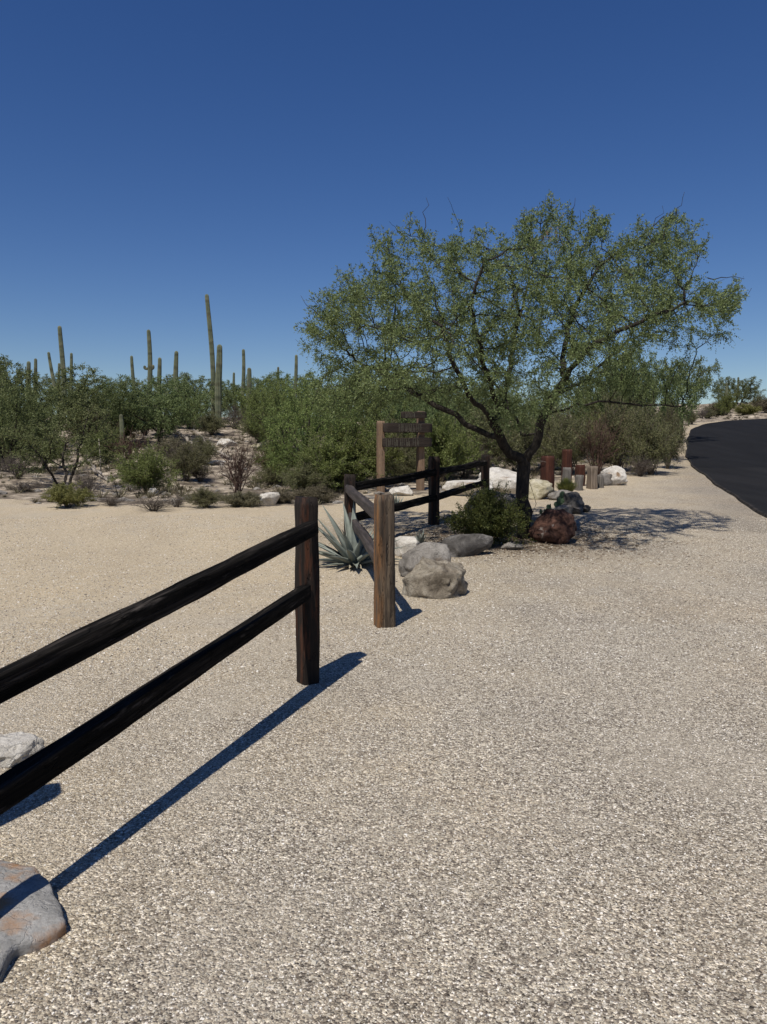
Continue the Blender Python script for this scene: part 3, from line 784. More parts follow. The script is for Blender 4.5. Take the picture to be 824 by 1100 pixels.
slab([(-120, 930), (-30, 928), (2, 940), (40, 946), (58, 968), (74, 1008), (50, 1020), (14, 1038), (0, 1060), (-130, 1075)], .062, 'rk_slab', 'grey slab with rusty stain at the bottom left corner of the photo')

# small loose pale stones on the wash (countless)
mb = MB()
V3, T3 = ICO[3]
rg = np.random.default_rng(77)
bm = bmesh.new(); bmesh.ops.create_icosphere(bm, subdivisions=1, radius=1)
V1 = np.array([v.co[:] for v in bm.verts]); T1 = np.array([[v.index for v in f.verts] for f in bm.faces]); bm.free()
for _ in range(2600):
    y = 14 + 40 * rg.random() ** 1.3; x = (rg.random() * 1.1 - .55) * y
    if y < edge_y(x) + .1 or abs(road_side(x, y) + RW / 2) < RW / 2 + .4: continue
    s = .025 + .12 * rg.random() ** 3
    v = V1 * (1 + .3 * (rg.random((12, 1)) - .5)) * np.array([s * rg.uniform(.8, 1.5), s, s * rg.uniform(.4, .8)])
    mb.add(v + np.array([x, y, hz(x, y)]), None, T1)
for _ in range(70):
    u = rg.random(); y = 10.6 + 4.5 * u; x = -.1 + 3.3 * rg.random()
    s = .03 + .06 * rg.random() ** 2
    v = V1 * (1 + .3 * (rg.random((12, 1)) - .5)) * np.array([s * 1.3, s, s * .6])
    mb.add(v + np.array([x, y, hz(x, y)]), None, T1)
tag(obj('loose_stones', mb.mesh('loose_stones', M['rk_grey'], False)), 'countless loose stones strewn over the desert floor', 'stones', kind='stuff')

# ------------------------------------------------------------------ plants: growth engine
def colonize(attr, start, step, infl, kill, maxit=160, seed=0, jit=.15, up=.0):
    rg = np.random.default_rng(seed)
    nodes = [np.array(p, float) for p, _ in start]; par = [q for _, q in start]
    A = np.array(attr, float); best = np.full(len(A), 1e9); bi = np.zeros(len(A), int); alive = np.ones(len(A), bool)
    P = np.array(nodes)
    for s in range(0, len(P)):
        dd = np.linalg.norm(A - P[s], axis=1); m_ = dd < best; best[m_] = dd[m_]; bi[m_] = s
    seen = set()
    for it in range(maxit):
        act = alive & (best < infl)
        if not act.any():
            if alive.any() and it < 12: act = alive & (best < best[alive].min() + .6)
            else: break
        new = []
        ids = bi[act]; vec = A[act] - np.array(nodes)[ids]
        vec /= np.linalg.norm(vec, axis=1)[:, None] + 1e-9
        acc = {}
        for k, v in zip(ids, vec):
            acc[k] = acc.get(k, 0) + v
        for k, v in acc.items():
            v = v / (np.linalg.norm(v) + 1e-9) + rg.normal(size=3) * jit
            v[2] += up
            v /= np.linalg.norm(v)
            q = nodes[k] + v * step
            key = (k, round(q[0] / step * 1.5), round(q[1] / step * 1.5), round(q[2] / step * 1.5))
            if key in seen: continue
            seen.add(key)
            nodes.append(q); par.append(k); new.append(len(nodes) - 1)
        if not new: break
        for s in new:
            dd = np.linalg.norm(A - nodes[s], axis=1); m_ = dd < best; best[m_] = dd[m_]; bi[m_] = s
        alive &= best > kill
    return np.array(nodes), np.array(par)

def radii(par, r0, ex, rmax=None):
    n = len(par); acc = np.zeros(n)
    nc = np.zeros(n, int)
    for k in range(n):
        if par[k] >= 0: nc[par[k]] += 1
    acc[nc == 0] = r0 ** ex
    # children may have lower index only in the seed chains, which are ordered too
    for k in range(n - 1, -1, -1):
        if acc[k] == 0: acc[k] = r0 ** ex
        if par[k] >= 0: acc[par[k]] += acc[k]
    r = acc ** (1 / ex)
    if rmax: r *= min(1, rmax / r.max())
    return r, nc

def limbs(nodes, par, rad, mb, sides=(7, 4), thin=.012):
    n = len(nodes); ch = [[] for _ in range(n)]
    for k in range(n):
        if par[k] >= 0: ch[par[k]].append(k)
    stack = [(k, None) for k in range(n) if par[k] < 0]
    while stack:
        k, p = stack.pop()
        pts = []; rr = []
        if p is not None: pts.append(nodes[p]); rr.append(min(rad[p], rad[k] * 1.15))
        cur = k
        while True:
            pts.append(nodes[cur]); rr.append(rad[cur])
            if not ch[cur]: break
            c = sorted(ch[cur], key=lambda q: -rad[q])
            for q in c[1:]: stack.append((q, cur))
            cur = c[0]
        if len(pts) > 1:
            rr[-1] *= .5
            mb.tube(pts, rr, sides[0] if rr[0] > thin else sides[1])

def leaf_quads(P, D, L, W, rg, fold=.0):
    n = len(P)
    D = D / (np.linalg.norm(D, axis=1)[:, None] + 1e-9)
    r = rg.normal(size=(n, 3)); S = np.cross(D, r); S /= np.linalg.norm(S, axis=1)[:, None] + 1e-9
    L = np.broadcast_to(L, n)[:, None]; W = np.broadcast_to(W, n)[:, None]
    V = np.stack([P, P + D * L * .45 + S * W * .5, P + D * L, P + D * L * .45 - S * W * .5], 1)
    return V.reshape(-1, 3)

def leaf_mesh(name, V, m):
    n = len(V) // 4
    return mesh_np(name, V, np.arange(n * 4).reshape(-1, 4), mat=m)

def sprays(base, dirs, rg, per=3, slen=.12, nl=8, L=.028, W=.010, droop=.3, spread=.9):
    """small side twigs with leaflets along them"""
    n = len(base)
    B = np.repeat(base, per, 0); D = np.repeat(dirs, per, 0) + rg.normal(size=(n * per, 3)) * spread
    D[:, 2] -= droop * .2
    D /= np.linalg.norm(D, axis=1)[:, None]
    sl = slen * rg.uniform(.5, 1.2, len(B))
    B = B + rg.normal(size=B.shape) * .02
    t = (np.arange(nl) + .6) / nl
    Pp = B[:, None, :] + D[:, None, :] * (sl[:, None] * t[None])[:, :, None]
    Pp[..., 2] -= droop * (sl[:, None] * t[None] ** 2)
    LD = D[:, None, :] * .5 + rg.normal(size=Pp.shape) * .6
    Pp = Pp.reshape(-1, 3); LD = LD.reshape(-1, 3)
    return leaf_quads(Pp, LD, L * rg.uniform(.6, 1.3, len(Pp)), W * rg.uniform(.7, 1.3, len(Pp)), rg)

# ------------------------------------------------------------------ the mesquite
YT = TREE.y + .15
def tp(px, py, dy=0.0): return np.array(atd(px, py, YT + dy)[:])
base = np.array([TREE.x, YT, TREE.z])
seedn = []
def chain(pts, start_idx, n_sub=.14):
    cur = start_idx; prev = np.array(pts[0])
    out = []
    if cur is None:
        seedn.append((prev, -1)); cur = len(seedn) - 1; out.append(cur)
    for q in pts[1:]:
        q = np.array(q); L = np.linalg.norm(q - prev); m_ = max(1, int(L / n_sub))
        for k in range(1, m_ + 1):
            j = np.random.default_rng(len(seedn)).normal(size=3) * .018
            seedn.append((prev + (q - prev) * k / m_ + (j if k < m_ else 0), cur)); cur = len(seedn) - 1; out.append(cur)
        prev = q
    return out
trunk = chain([tp(561, 586), tp(563, 560), tp(561, 530), tp(562, 510), tp(563, 498)], None)
stem2 = chain([tp(563, 572, -.12), tp(571, 554, -.1), tp(576, 541, -.06), tp(571, 524, -.02), tp(565, 508)], None)
fk = trunk[-1]
seedpos = lambda idx: seedn[idx][0]
L1 = chain([seedpos(fk), tp(548, 488, -.1), tp(537, 469, -.3), tp(524, 445, -.6), tp(503, 424, -.8), tp(488, 393, -1.1), tp(474, 350, -1.3)], fk)
i1 = L1[3]
L1b = chain([seedpos(i1), tp(524, 467, .1), tp(500, 456, .3), tp(480, 441, .4), tp(440, 420, .8), tp(400, 395, 1.0)], i1)
i2 = L1[5]
Mid = chain([seedpos(i2), tp(541, 445, .2), tp(543, 420, .4), tp(552, 370, .8), tp(566, 310, 1.2), tp(575, 255, 1.4)], i2)
R1 = chain([seedpos(fk), tp(576, 478, -.1), tp(584, 447, -.2), tp(596, 424, -.4), tp(612, 397, -.8), tp(640, 368, -1.1), tp(690, 345, -1.2), tp(735, 325, -1.1)], fk)
i3 = R1[4]
Rl = chain([seedpos(i3), tp(608, 440, -.3), tp(643, 431, -.4), tp(690, 436, -.3), tp(735, 436, -.2)], i3)
i4 = R1[2]
Kn = chain([seedpos(i4), tp(560, 467, .3), tp(556, 452, .5), tp(530, 410, 1.1), tp(500, 360, 1.7)], i4)
i5 = R1[8]
R2 = chain([seedpos(i5), tp(604, 385, .2), tp(615, 335, .6), tp(645, 285, .9), tp(700, 245, .9), tp(722, 228, .9)], i5)
i6 = R1[6]
R3 = chain([seedpos(i6), tp(625, 410, .6), tp(668, 372, 1.3), tp(720, 340, 1.5), tp(765, 305, 1.2)], i6)
Back = chain([seedpos(Mid[3]), tp(520, 395, -1.0), tp(505, 330, -1.6), tp(520, 280, -1.8)], Mid[3])

rg = np.random.default_rng(12)
def ell(c, r, n, shell=.55):
    v = rg.normal(size=(n, 3)); v /= np.linalg.norm(v, axis=1)[:, None]
    rad = (shell + (1 - shell) * rg.random(n) ** .8)
    return np.array(c) + v * rad[:, None] * np.array(r)
S = YT / F
TOPS = 14
cl = [((440, 300, -.2), (50, 1.5, 62), 210), ((395, 345, .2), (58, 1.5, 55), 240), ((455, 385, -.5), (85, 2.0, 72), 400), ((520, 315, 0), (75, 2.2, 72), 390),
      ((590, 275, .3), (62, 1.8, 50), 260), ((600, 355, -.5), (80, 2.2, 70), 360), ((690, 285, .2), (62, 1.6, 58), 240), ((660, 350, -.2), (70, 1.9, 42), 210),
      ((745, 325, 0), (46, 1.2, 38), 130), ((720, 262, .5), (34, .9, 38), 70), ((460, 440, .1), (60, 1.6, 34), 170), ((560, 420, -.9), (70, 1.0, 36), 110),
      ((690, 410, .0), (62, .9, 18), 60), ((362, 335, 0), (36, .9, 26), 60), ((375, 415, .6), (50, 1.2, 44), 170), ((415, 250, -.3), (20, .5, 22), 26), ((455, 245, .3), (16, .5, 24), 22), ((735, 235, .4), (12, .4, 20), 20),
      ((785, 330, .1), (16, .5, 30), 30), ((580, 235, .3), (36, .8, 20), 50), ((350, 370, .2), (28, .7, 20), 40), ((510, 260, 0), (40, 1.0, 22), 60)]
att = []
for (px, py, dy), (rx, ry, rz_), n in cl:
    c = tp(px - max(0, px - 620) * .07, py + (TOPS if py < 345 else 0), dy); att.append(ell(c, (rx * S, ry, rz_ * S), int(n * 1.6), .35))
att = np.concatenate(att)
att = att[(att[:, 2] > 1.75) & ((att[:, 2] > 2.2) | (att[:, 0] > 1.5) | (att[:, 0] < -.1))]
nodes, par = colonize(att, seedn, .09, 1.2, .16, 150, 3, .22, .02)
rad, nc = radii(par, .0033, 2.15, None)
rad = .098 * (rad / rad.max()) ** 1.03
rad = np.clip(rad, .0022, .105)
print('THIN', (rad < .011).sum())
mb = MB(); limbs(nodes - base, par, rad, mb, (8, 4), .02)
mesq = empty('mesquite_tree', base, 'large spreading mesquite tree with dark forked trunk among boulders', 'tree')
tmb = mb
thin_i = np.where((rad < .011) & (np.arange(len(par)) >= len(seedn)))[0]
dirs = nodes[thin_i] - nodes[par[thin_i]]; dirs /= np.linalg.norm(dirs, axis=1)[:, None] + 1e-9
outw = nodes[thin_i] - base - np.array([0, 0, 2.4]); outw /= np.linalg.norm(outw, axis=1)[:, None]
print('MESQ', len(nodes), len(thin_i), rad.max())
dens = np.array([mnoise.noise(Vector(p) * 1.9) + .5 * mnoise.noise(Vector(p) * 4.1) for p in nodes[thin_i]])
keep = (dens > -.17) | (rg.random(len(dens)) < .15)
LVs = [sprays((nodes[thin_i] - base)[keep], (dirs + outw * .3)[keep], rg, 7, .16, 9, .034, .0145, .45, .9)]
# long leafy shoots that give the crown its ragged outline
tipi = thin_i[(nodes[thin_i][:, 2] > 2.6)]
tipo = nodes[tipi] - base - np.array([0, 0, 2.2])
outer = np.linalg.norm(tipo / np.array([3.3, 1.9, 2.3]), axis=1)
cand = tipi[outer > np.percentile(outer, 62)]
SB = []; SD = []
for k in rg.choice(cand, 260, replace=False):
    o_ = nodes[k] - base - np.array([0, 0, 1.2]); o_ /= np.linalg.norm(o_)
    o_ = o_ + np.array([0, 0, .25]) + rg.normal(size=3) * .28; o_ /= np.linalg.norm(o_)
    Ls = rg.uniform(.12, .42); cv = rg.normal(size=3) * .12
    t = np.linspace(0, 1, 7)[:, None]
    pts = (nodes[k] - base) + o_ * Ls * t + cv * t ** 2 * Ls + rg.normal(size=(7, 3)) * .006
    mb.tube(pts, np.linspace(.0042, .0018, 7), 4)
    lim = 6 if rg.random() < .8 else 4
    for q in range(1, lim): SB.append(pts[q]); SD.append(o_)
LVs.append(sprays(np.array(SB), np.array(SD), rg, 4, .10, 7, .034, .0145, .3, .9))
LV = np.concatenate(LVs)
# long bare shoots and dry pods near the top
for (a_, b2) in [((723, 240, .6), (736, 208, .5)), ((690, 262, .6), (712, 222, .5)), ((455, 260, 0), (458, 212, .1)), ((608, 245, .5), (618, 214, .5)), ((565, 260, .8), (566, 226, .8)),
                 ((352, 350, 0), (322, 318, 0)), ((780, 340, .1), (806, 312, .1)), ((760, 300, .1), (802, 296, .2))]:
    A_ = tp(a_[0], a_[1], a_[2]) - base; B_ = tp(b2[0], b2[1], b2[2]) - base
    t = np.linspace(0, 1, 7)[:, None]
    pts = A_ * (1 - t) + B_ * t + rg.normal(size=(7, 3)) * .025
    tmb.tube(pts, np.linspace(.008, .0025, 7), 4)
obj('trunk', tmb.mesh('trunk', M['bark']), mesq)
dry = []
for (px, py, dy, n) in [(596, 250, -.2, 40), (588, 262, 0, 30), (607, 256, .1, 22), (570, 268, 0, 16), (668, 290, -.3, 12)]:
    c = tp(px, py, dy) - base
    dry.append(c + rg.normal(size=(n, 3)) * np.array([.06, .06, .12]))
dry = np.concatenate(dry)
PV = leaf_quads(dry, np.tile([0, 0, -1.], (len(dry), 1)) + rg.normal(size=dry.shape) * .3, .07, .016, rg)
cm = leaf_mesh('crown', np.concatenate([LV, PV]), M['leaf_main']); cm.materials.append(M['leaf_dry'])
mi = np.zeros(len(cm.polygons), np.int32); mi[len(LV) // 4:] = 1; cm.polygons.foreach_set('material_index', mi)
obj('crown', cm, mesq)

# fallen leaves and twigs under it
n = 6000
x = TREE.x - .1 + rg.normal(size=n) * .95; y = TREE.y + .15 + rg.normal(size=n) * .75
Pq = np.stack([x, y, h(x, y) + .006], 1); Dq = rg.normal(size=(n, 3)); Dq[:, 2] *= .15
tag(obj('leaf_litter', leaf_mesh('leaf_litter', leaf_quads(Pq, Dq, .05, .012, rg), M['leaf_dry'])), 'dry brown leaf litter scattered under the mesquite', 'leaf litter', kind='stuff')

# ------------------------------------------------------------------ background trees and shrubs
def tree_proto(seed, H, W, leaf, bark, n_att=420, per=4, L=.078, Wl=.030, low=.22, stems=3, lobes=7, nl=6, slen=.22):
    rg = np.random.default_rng(seed)
    att = []
    for k in range(lobes):
        a = k * 2.4 + rg.random(); rr = W * .5 * rg.uniform(.25, .68)
        zc = H * rg.uniform(low + .18, .80 - .25 * rr / (W * .5))
        c = np.array([math.cos(a) * rr, math.sin(a) * rr, zc])
        s = W * rg.uniform(.18, .30)
        v = rg.normal(size=(n_att // lobes, 3)); v /= np.linalg.norm(v, axis=1)[:, None]
        att.append(c + v * (rg.random((len(v), 1)) ** .5) * np.array([s, s, min(s * .8, H * .26)]))
    att = np.concatenate(att)
    mx = att[:, 2].max(); att[:, 2] *= H * .93 / mx; att = att[att[:, 2] > H * low * .6]
    if low < .3: att = np.concatenate([att, att[::2] * np.array([.85, .85, .62])])
    st = []
    for s in range(stems):
        a = s * 6.283 / stems + rg.random(); cur = -1; p = np.array([.06 * math.cos(a), .06 * math.sin(a), -.1])
        dv_ = np.array([math.cos(a) * .45, math.sin(a) * .45, 1.]); dv_ /= np.linalg.norm(dv_)
        for k in range(max(3, int(H * .3 / .18))):
            st.append((p.copy(), cur)); cur = len(st) - 1
            p = p + dv_ * .18 + rg.normal(size=3) * .03
    nodes, par = colonize(att, st, .17, 1.6, .30, 90, seed, .22)
    rad, nc = radii(par, .008, 2.1, .12)
    mb = MB(); limbs(nodes, par, rad, mb, (6, 3), .03)
    th = np.where((rad < .022) & (np.arange(len(par)) >= len(st)))[0]
    d_ = nodes[th] - nodes[par[th]]
    d_ /= np.linalg.norm(d_, axis=1)[:, None] + 1e-9
    LV = sprays(nodes[th], d_, rg, per, slen, nl, L, Wl, .25, .9)
    w = LV[:, :2]; ext = np.percentile(np.abs(w[:, 0]), 99.3) * 2
    print('TREE', seed, len(LV) // 4)
    return mb.mesh('trunk', M[bark]), leaf_mesh('crown', LV, M[leaf]), np.percentile(LV[:, 2], 99.7), ext

PROTO = {}
PROTO['mes_a'] = tree_proto(201, 3.6, 5.0, 'leaf_olive', 'bark', 680, 11, low=.10)
PROTO['mes_b'] = tree_proto(202, 3.6, 5.0, 'leaf_olive', 'bark', 680, 11, low=.10, stems=2, lobes=9)
PROTO['mes_c'] = tree_proto(206, 2.6, 2.8, 'leaf_olive', 'bark', 560, 11, L=.050, Wl=.019, slen=.16, stems=3, lobes=9, low=.2)
PROTO['mes_d'] = tree_proto(209, 3.4, 4.6, 'leaf_olive', 'bark', 520, 7, stems=2, lobes=8, low=.48)
PROTO['palo_a'] = tree_proto(203, 3.4, 4.4, 'leaf_green', 'bark_grey', 820, 12, L=.062, Wl=.021, low=.05, lobes=10)
PROTO['palo_b'] = tree_proto(204, 3.4, 4.4, 'leaf_green', 'bark_grey', 700, 11, L=.062, Wl=.021, low=.08, lobes=8)
PROTO['brown'] = tree_proto(205, 2.4, 3.2, 'leaf_brown', 'twig_grey', 480, 8, L=.06, Wl=.02, low=.03, stems=6, lobes=8, slen=.2)

def tree(px, Y, wpx, top, kind, label, name='desert_tree', cat='tree', rz=None, ground_px=None, group='desert trees behind the path'):
    me_t, me_c, H0, W0 = PROTO[kind]
    x = atd(px, 482, Y).x; p = Vector((x, Y, hz(x, Y) - .03))
    Hh = atd(px, top, Y).z - p.z; Ww = wpx / F * Y
    e = empty(name, p, label, cat, group, rz=rz if rz is not None else (px * 1.37) % 6.28)
    e.scale = (Ww / W0, Ww / W0, Hh / H0)
    obj('trunk', me_t, e); obj('crown', me_c, e)
    return e

tree(68, 20.5, 104, 428, 'mes_c', 'small two stemmed green tree behind the yellow green bush at left')
tree(8, 25, 120, 404, 'mes_a', 'dark green tree cut by the left edge of the photo')
tree(30, 34, 150, 388, 'mes_b', 'tall pale leaved tree under the leftmost saguaros')
tree(110, 36, 90, 408, 'mes_a', 'dark tree filling the dip right of the small two stemmed tree')
tree(-30, 40, 120, 384, 'mes_a', 'tree crown just outside the left edge behind the dark green one')
tree(172, 38, 112, 404, 'mes_b', 'dark sprawling mesquite with exposed limbs over dead logs', rz=1.0)
tree(262, 52, 84, 404, 'mes_a', 'tree behind the three saguaros right of the stout saguaro')
tree(212, 56, 90, 402, 'mes_b', 'tree crown behind the base of the tallest saguaro')
tree(150, 62, 100, 406, 'palo_b', 'distant tree crown behind the saguaro with short arms')
tree(85, 60, 90, 404, 'mes_a', 'distant tree crown between the left saguaro groups')
tree(300, 34, 90, 405, 'palo_b', 'green tree left of the bright palo verde')
tree(318, 50, 90, 400, 'mes_b', 'tree crown on the skyline left of the large mesquite')
tree(336, 20.8, 150, 398, 'palo_a', 'wide bright green palo verde reaching the ground left of the sign')
tree(405, 24, 130, 400, 'palo_b', 'green palo verde directly behind the sign')
tree(455, 23, 110, 408, 'mes_a', 'olive tree behind the right half of the sign')
tree(505, 25, 130, 412, 'mes_b', 'olive tree behind the last fence post')
tree(380, 36, 150, 392, 'mes_a', 'tall olive tree far behind the sign')
tree(470, 38, 160, 398, 'mes_b', 'tall olive tree behind the left limbs of the large mesquite')
tree(560, 30, 120, 415, 'mes_a', 'olive tree behind the fork of the large mesquite')
tree(610, 34, 120, 400, 'palo_b', 'green tree behind the right limbs of the large mesquite')
tree(693, 30, 118, 376, 'mes_b', 'dense dark green tree at the roadside right of the large mesquite')
tree(732, 38, 84, 384, 'mes_d', 'dark green tree whose crown leans over the left edge of the road')
tree(650, 31, 110, 385, 'mes_a', 'dark green tree between the large mesquite and the roadside tree')
tree(790, 76, 52, 405, 'mes_b', 'lone small tree on the bank beyond the bend of the road')
tree(836, 80, 44, 424, 'brown', 'low tree on the bank at the right edge of the photo')

def shrub_proto(seed, kind, H, W, leaf=None, twig='twig_grey', stems=26, per=3, L=.035, Wl=.014, bare=False):
    rg = np.random.default_rng(seed); mb = MB(); B = []; D = []
    for s in range(stems):
        a = rg.random() * 6.283; lean = rg.random() ** .6
        end = np.array([math.cos(a) * lean * W / 2, math.sin(a) * lean * W / 2, H * (1 - .45 * lean ** 2) * rg.uniform(.75, 1.05)])
        t = np.linspace(0, 1, 6)[:, None]
        st = np.array([math.cos(a), math.sin(a), 0]) * .05
        pts = st * (1 - t) + end * t ** np.array([1.3, 1.3, .85]) + rg.normal(size=(6, 3)) * .03 * H
        r0 = .012 * H
        mb.tube(pts, np.linspace(r0, r0 * .35, 6), 4)
        for k in range(2, 6):
            for q in range(3):
                d_ = (pts[k] - pts[k - 1]); d_ /= np.linalg.norm(d_); d_ = d_ + rg.normal(size=3) * .55
                L2 = H * rg.uniform(.12, .28)
                p2_ = [pts[k] + d_ * L2 * u + rg.normal(size=3) * .012 * H for u in (0, .5, 1)]
                mb.tube(p2_, [r0 * .4, r0 * .3, r0 * .15], 3)
                for u in (.3, .6, .9): B.append(pts[k] + d_ * L2 * u); D.append(d_)
                if bare:
                    for _ in range(2):
                        e = d_ * .5 + rg.normal(size=3) * .6
                        mb.tube([p2_[1], p2_[1] + e * L2 * .5], [r0 * .25, r0 * .1], 3)
    me_t = mb.mesh('stems', M[twig])
    me_l = None; top = H
    if leaf:
        LV = sprays(np.array(B), np.array(D), rg, per, .13 * H, 6, L * 1.15, Wl * 1.15, .15, .8)
        LV[:, 2] = np.maximum(LV[:, 2], .0)
        me_l = leaf_mesh('foliage', LV, M[leaf])
    return me_t, me_l, H * 1.1, W * 1.15
SH = {}
SH['green'] = shrub_proto(301, '', 1.0, 1.5, 'leaf_green', per=5, stems=34)
SH['bush'] = shrub_proto(302, '', .9, 1.2, 'leaf_bush_shaded', 'bark', per=6, stems=40, L=.03, Wl=.014)
SH['yellow'] = shrub_proto(303, '', .7, 1.1, 'leaf_yellow', per=5, stems=34, L=.035, Wl=.012)
SH['brown'] = shrub_proto(304, '', 1.2, 1.6, 'leaf_brown', per=4, stems=36)
SH['dry'] = shrub_proto(305, '', .7, 1.2, None, 'twig_grey', stems=46, bare=True)
SH['red'] = shrub_proto(306, '', 1.1, 1.1, None, 'twig_red', stems=20, bare=True)
SH['straw'] = shrub_proto(307, '', .5, .8, 'straw', 'twig_grey', per=4, stems=30, L=.05, Wl=.008)

def shrub(px, pyb, wpx, hpx, kind, label, Y=None, group='desert shrubs', rz=None):
    me_t, me_l, H0, W0 = SH[kind]
    p = at(px, pyb) if Y is None else Vector((atd(px, 500, Y).x, Y, 0))
    W_ = wpx / F * p.y; p = p + Vector((p.x / p.y, 1, 0)) * W_ * .3; p.z = hz(p.x, p.y) - .02
    Hh = hpx / F * p.y
    e = empty('desert_shrub', p, label, 'shrub', group, rz=rz if rz is not None else (px * 2.1) % 6.28)
    e.scale = (W_ / W0, W_ / W0, Hh / H0)
    obj('stems', me_t, e)
    if me_l: obj('foliage', me_l, e)
    return e

shrub(521, 592, 74, 58, 'bush', 'shade darkened green leafy bush in the planting bed left of the tree trunk', group='shrubs in the planting bed')
shrub(73, 547, 48, 24, 'yellow', 'yellow green rounded bush at the left gravel edge')
shrub(160, 532, 72, 44, 'green', 'green shrub in the wash left of the dead logs')
shrub(200, 520, 50, 36, 'brown', 'brownish shrub right of the green wash shrub')
shrub(140, 505, 52, 40, 'red', 'bare reddish thicket above the green wash shrub')
shrub(95, 534, 42, 30, 'dry', 'dark dry twiggy shrub right of the small two stemmed tree')
shrub(165, 551, 56, 17, 'dry', 'low dry grey shrub along the left gravel edge')
shrub(222, 547, 46, 20, 'brown', 'low greenish shrub at the gravel edge left of the dead reddish shrub')
shrub(262, 545, 46, 14, 'straw', 'low straw coloured clump beside the white rock at the gravel edge')
shrub(255, 537, 56, 66, 'red', 'bare dead reddish shrub with dark stems standing alone in the wash')
shrub(228, 470, 40, 22, 'brown', 'brown shrub at the foot of the stout saguaro')
shrub(252, 462, 34, 26, 'dry', 'dry grey shrub right of the stout saguaro')
shrub(300, 512, 50, 30, 'dry', 'dark twiggy shrub behind the pale stone right of the dead reddish one')
shrub(325, 535, 60, 36, 'brown', 'brownish shrub at the gravel edge left of the nearest post')
shrub(360, 528, 50, 30, 'brown', 'brownish shrub behind the corner fence post')
shrub(20, 515, 60, 26, 'dry', 'dry shrub under the dark green tree at the left edge')
shrub(115, 500, 50, 34, 'green', 'green shrub behind the dark dry twiggy shrub')
shrub(195, 505, 46, 30, 'dry', 'dry shrub in front of the dead logs')
shrub(440, 520, 50, 34, 'brown', 'brownish shrub behind the sign posts')
shrub(500, 516, 60, 40, 'dry', 'dry shrub behind the flat topped white boulder')
shrub(560, 512, 60, 48, 'brown', 'brownish shrub behind the big slanting white boulder')
shrub(610, 512, 66, 62, 'brown', 'tall brown green shrub behind the timber bollards')
shrub(640, 512, 56, 66, 'red', 'bare reddish shrub right behind the timber bollards')
shrub(664, 508, 70, 74, 'brown', 'tall brown green shrub behind the bright white boulder')
shrub(652, 500, 40, 60, 'yellow', 'yellowish shrub rising behind the bright white boulder')
shrub(700, 512, 66, 62, 'brown', 'broad olive brown shrub at the end of the gravel path')
shrub(717, 505, 34, 60, 'brown', 'olive brown shrub beside the left edge of the road')
shrub(688, 513, 40, 24, 'dry', 'dry grey shrub at the end of the gravel path')
shrub(719, 470, 26, 34, 'brown', 'brown shrub farther up the left edge of the road')
shrub(712, 486, 36, 44, 'dry', 'dry shrub between the olive brown roadside shrubs')
for (px, Y, w, hp, k, lab) in [(752, 57, 20, 12, 'dry', 'small dry shrub on the bank where the road bends'), (768, 66, 26, 14, 'straw', 'straw clump on the bank left of the lone small tree'),
                               (778, 64, 22, 22, 'green', 'bright green shrub under the thin saguaro on the bank'), (800, 66, 26, 12, 'yellow', 'yellowish low shrub on the bank below the lone small tree'),
                               (822, 68, 28, 13, 'straw', 'straw clump on the bank near the right edge of the photo'), (742, 50, 16, 14, 'brown', 'little brown shrub at the inside of the bend'),
                               (760, 60, 18, 10, 'brown', 'little brown shrub on the pale bank above the road'), (812, 72, 22, 14, 'brown', 'low brown shrub right of the lone small tree')]:
    shrub(px, 0, w, hp, k, lab, Y=Y, group='shrubs on the road bank')

for a_ in [(385, 524, 90, 60, 'green', 'leafy green shrub filling the gap left of the sign'), (428, 518, 70, 56, 'brown', 'dense brownish shrub seen between the sign posts'),
           (475, 520, 80, 62, 'green', 'leafy green shrub right of the sign behind the middle fence post'), (520, 512, 80, 62, 'brown', 'dense olive shrub behind the last fence post'),
           (585, 508, 60, 60, 'brown', 'dense olive shrub right of the mesquite trunk behind the bollards'), (680, 500, 60, 74, 'brown', 'tall olive shrub under the dense dark roadside tree'),
           (350, 532, 100, 54, 'green', 'low leafy skirt shrub under the bright palo verde'), (300, 520, 50, 44, 'green', 'green shrub at the left foot of the bright palo verde'),
           (10, 505, 60, 44, 'brown', 'brownish shrub below the dark green tree at the left edge'), (48, 505, 46, 40, 'green', 'green shrub left behind the small two stemmed tree'),
           (100, 488, 54, 44, 'brown', 'brown shrub on the slope behind the small two stemmed tree'), (128, 478, 44, 36, 'green', 'green shrub at the foot of the short saguaro stump'),
           (155, 470, 50, 34, 'brown', 'brown shrub in the shade of the dark sprawling mesquite'), (205, 462, 44, 30, 'green', 'green shrub left of the stout saguaro'),
           (185, 494, 40, 20, 'straw', 'grey straw clump between the dead logs and the green wash shrub'), (215, 500, 40, 26, 'brown', 'brown shrub below the dead logs'),
           (215, 520, 34, 22, 'dry', 'dry shrub in the wash left of the dead reddish shrub'), (280, 478, 60, 34, 'brown', 'brown shrub on the slope behind the dead reddish shrub'),
           (272, 462, 40, 34, 'green', 'green shrub behind the shorter saguaro right of the stout one'), (290, 524, 44, 18, 'brown', 'low brown shrub right of the dead reddish shrub'),
           (300, 542, 40, 12, 'straw', 'flat straw clump just right of the white rock at the gravel edge'), (340, 541, 44, 16, 'straw', 'straw clump at the gravel edge left of the corner fence post'),
           (120, 545, 40, 12, 'dry', 'thin dry clump right of the yellow green rounded bush'), (190, 546, 34, 16, 'dry', 'dark dry clump left of the low greenish shrub at the gravel edge'),
           (25, 530, 50, 12, 'dry', 'sparse dry clump at the gravel edge near the left of the photo'), (310, 470, 60, 40, 'green', 'green shrub on the slope left of the bright palo verde')]:
    shrub(*a_)
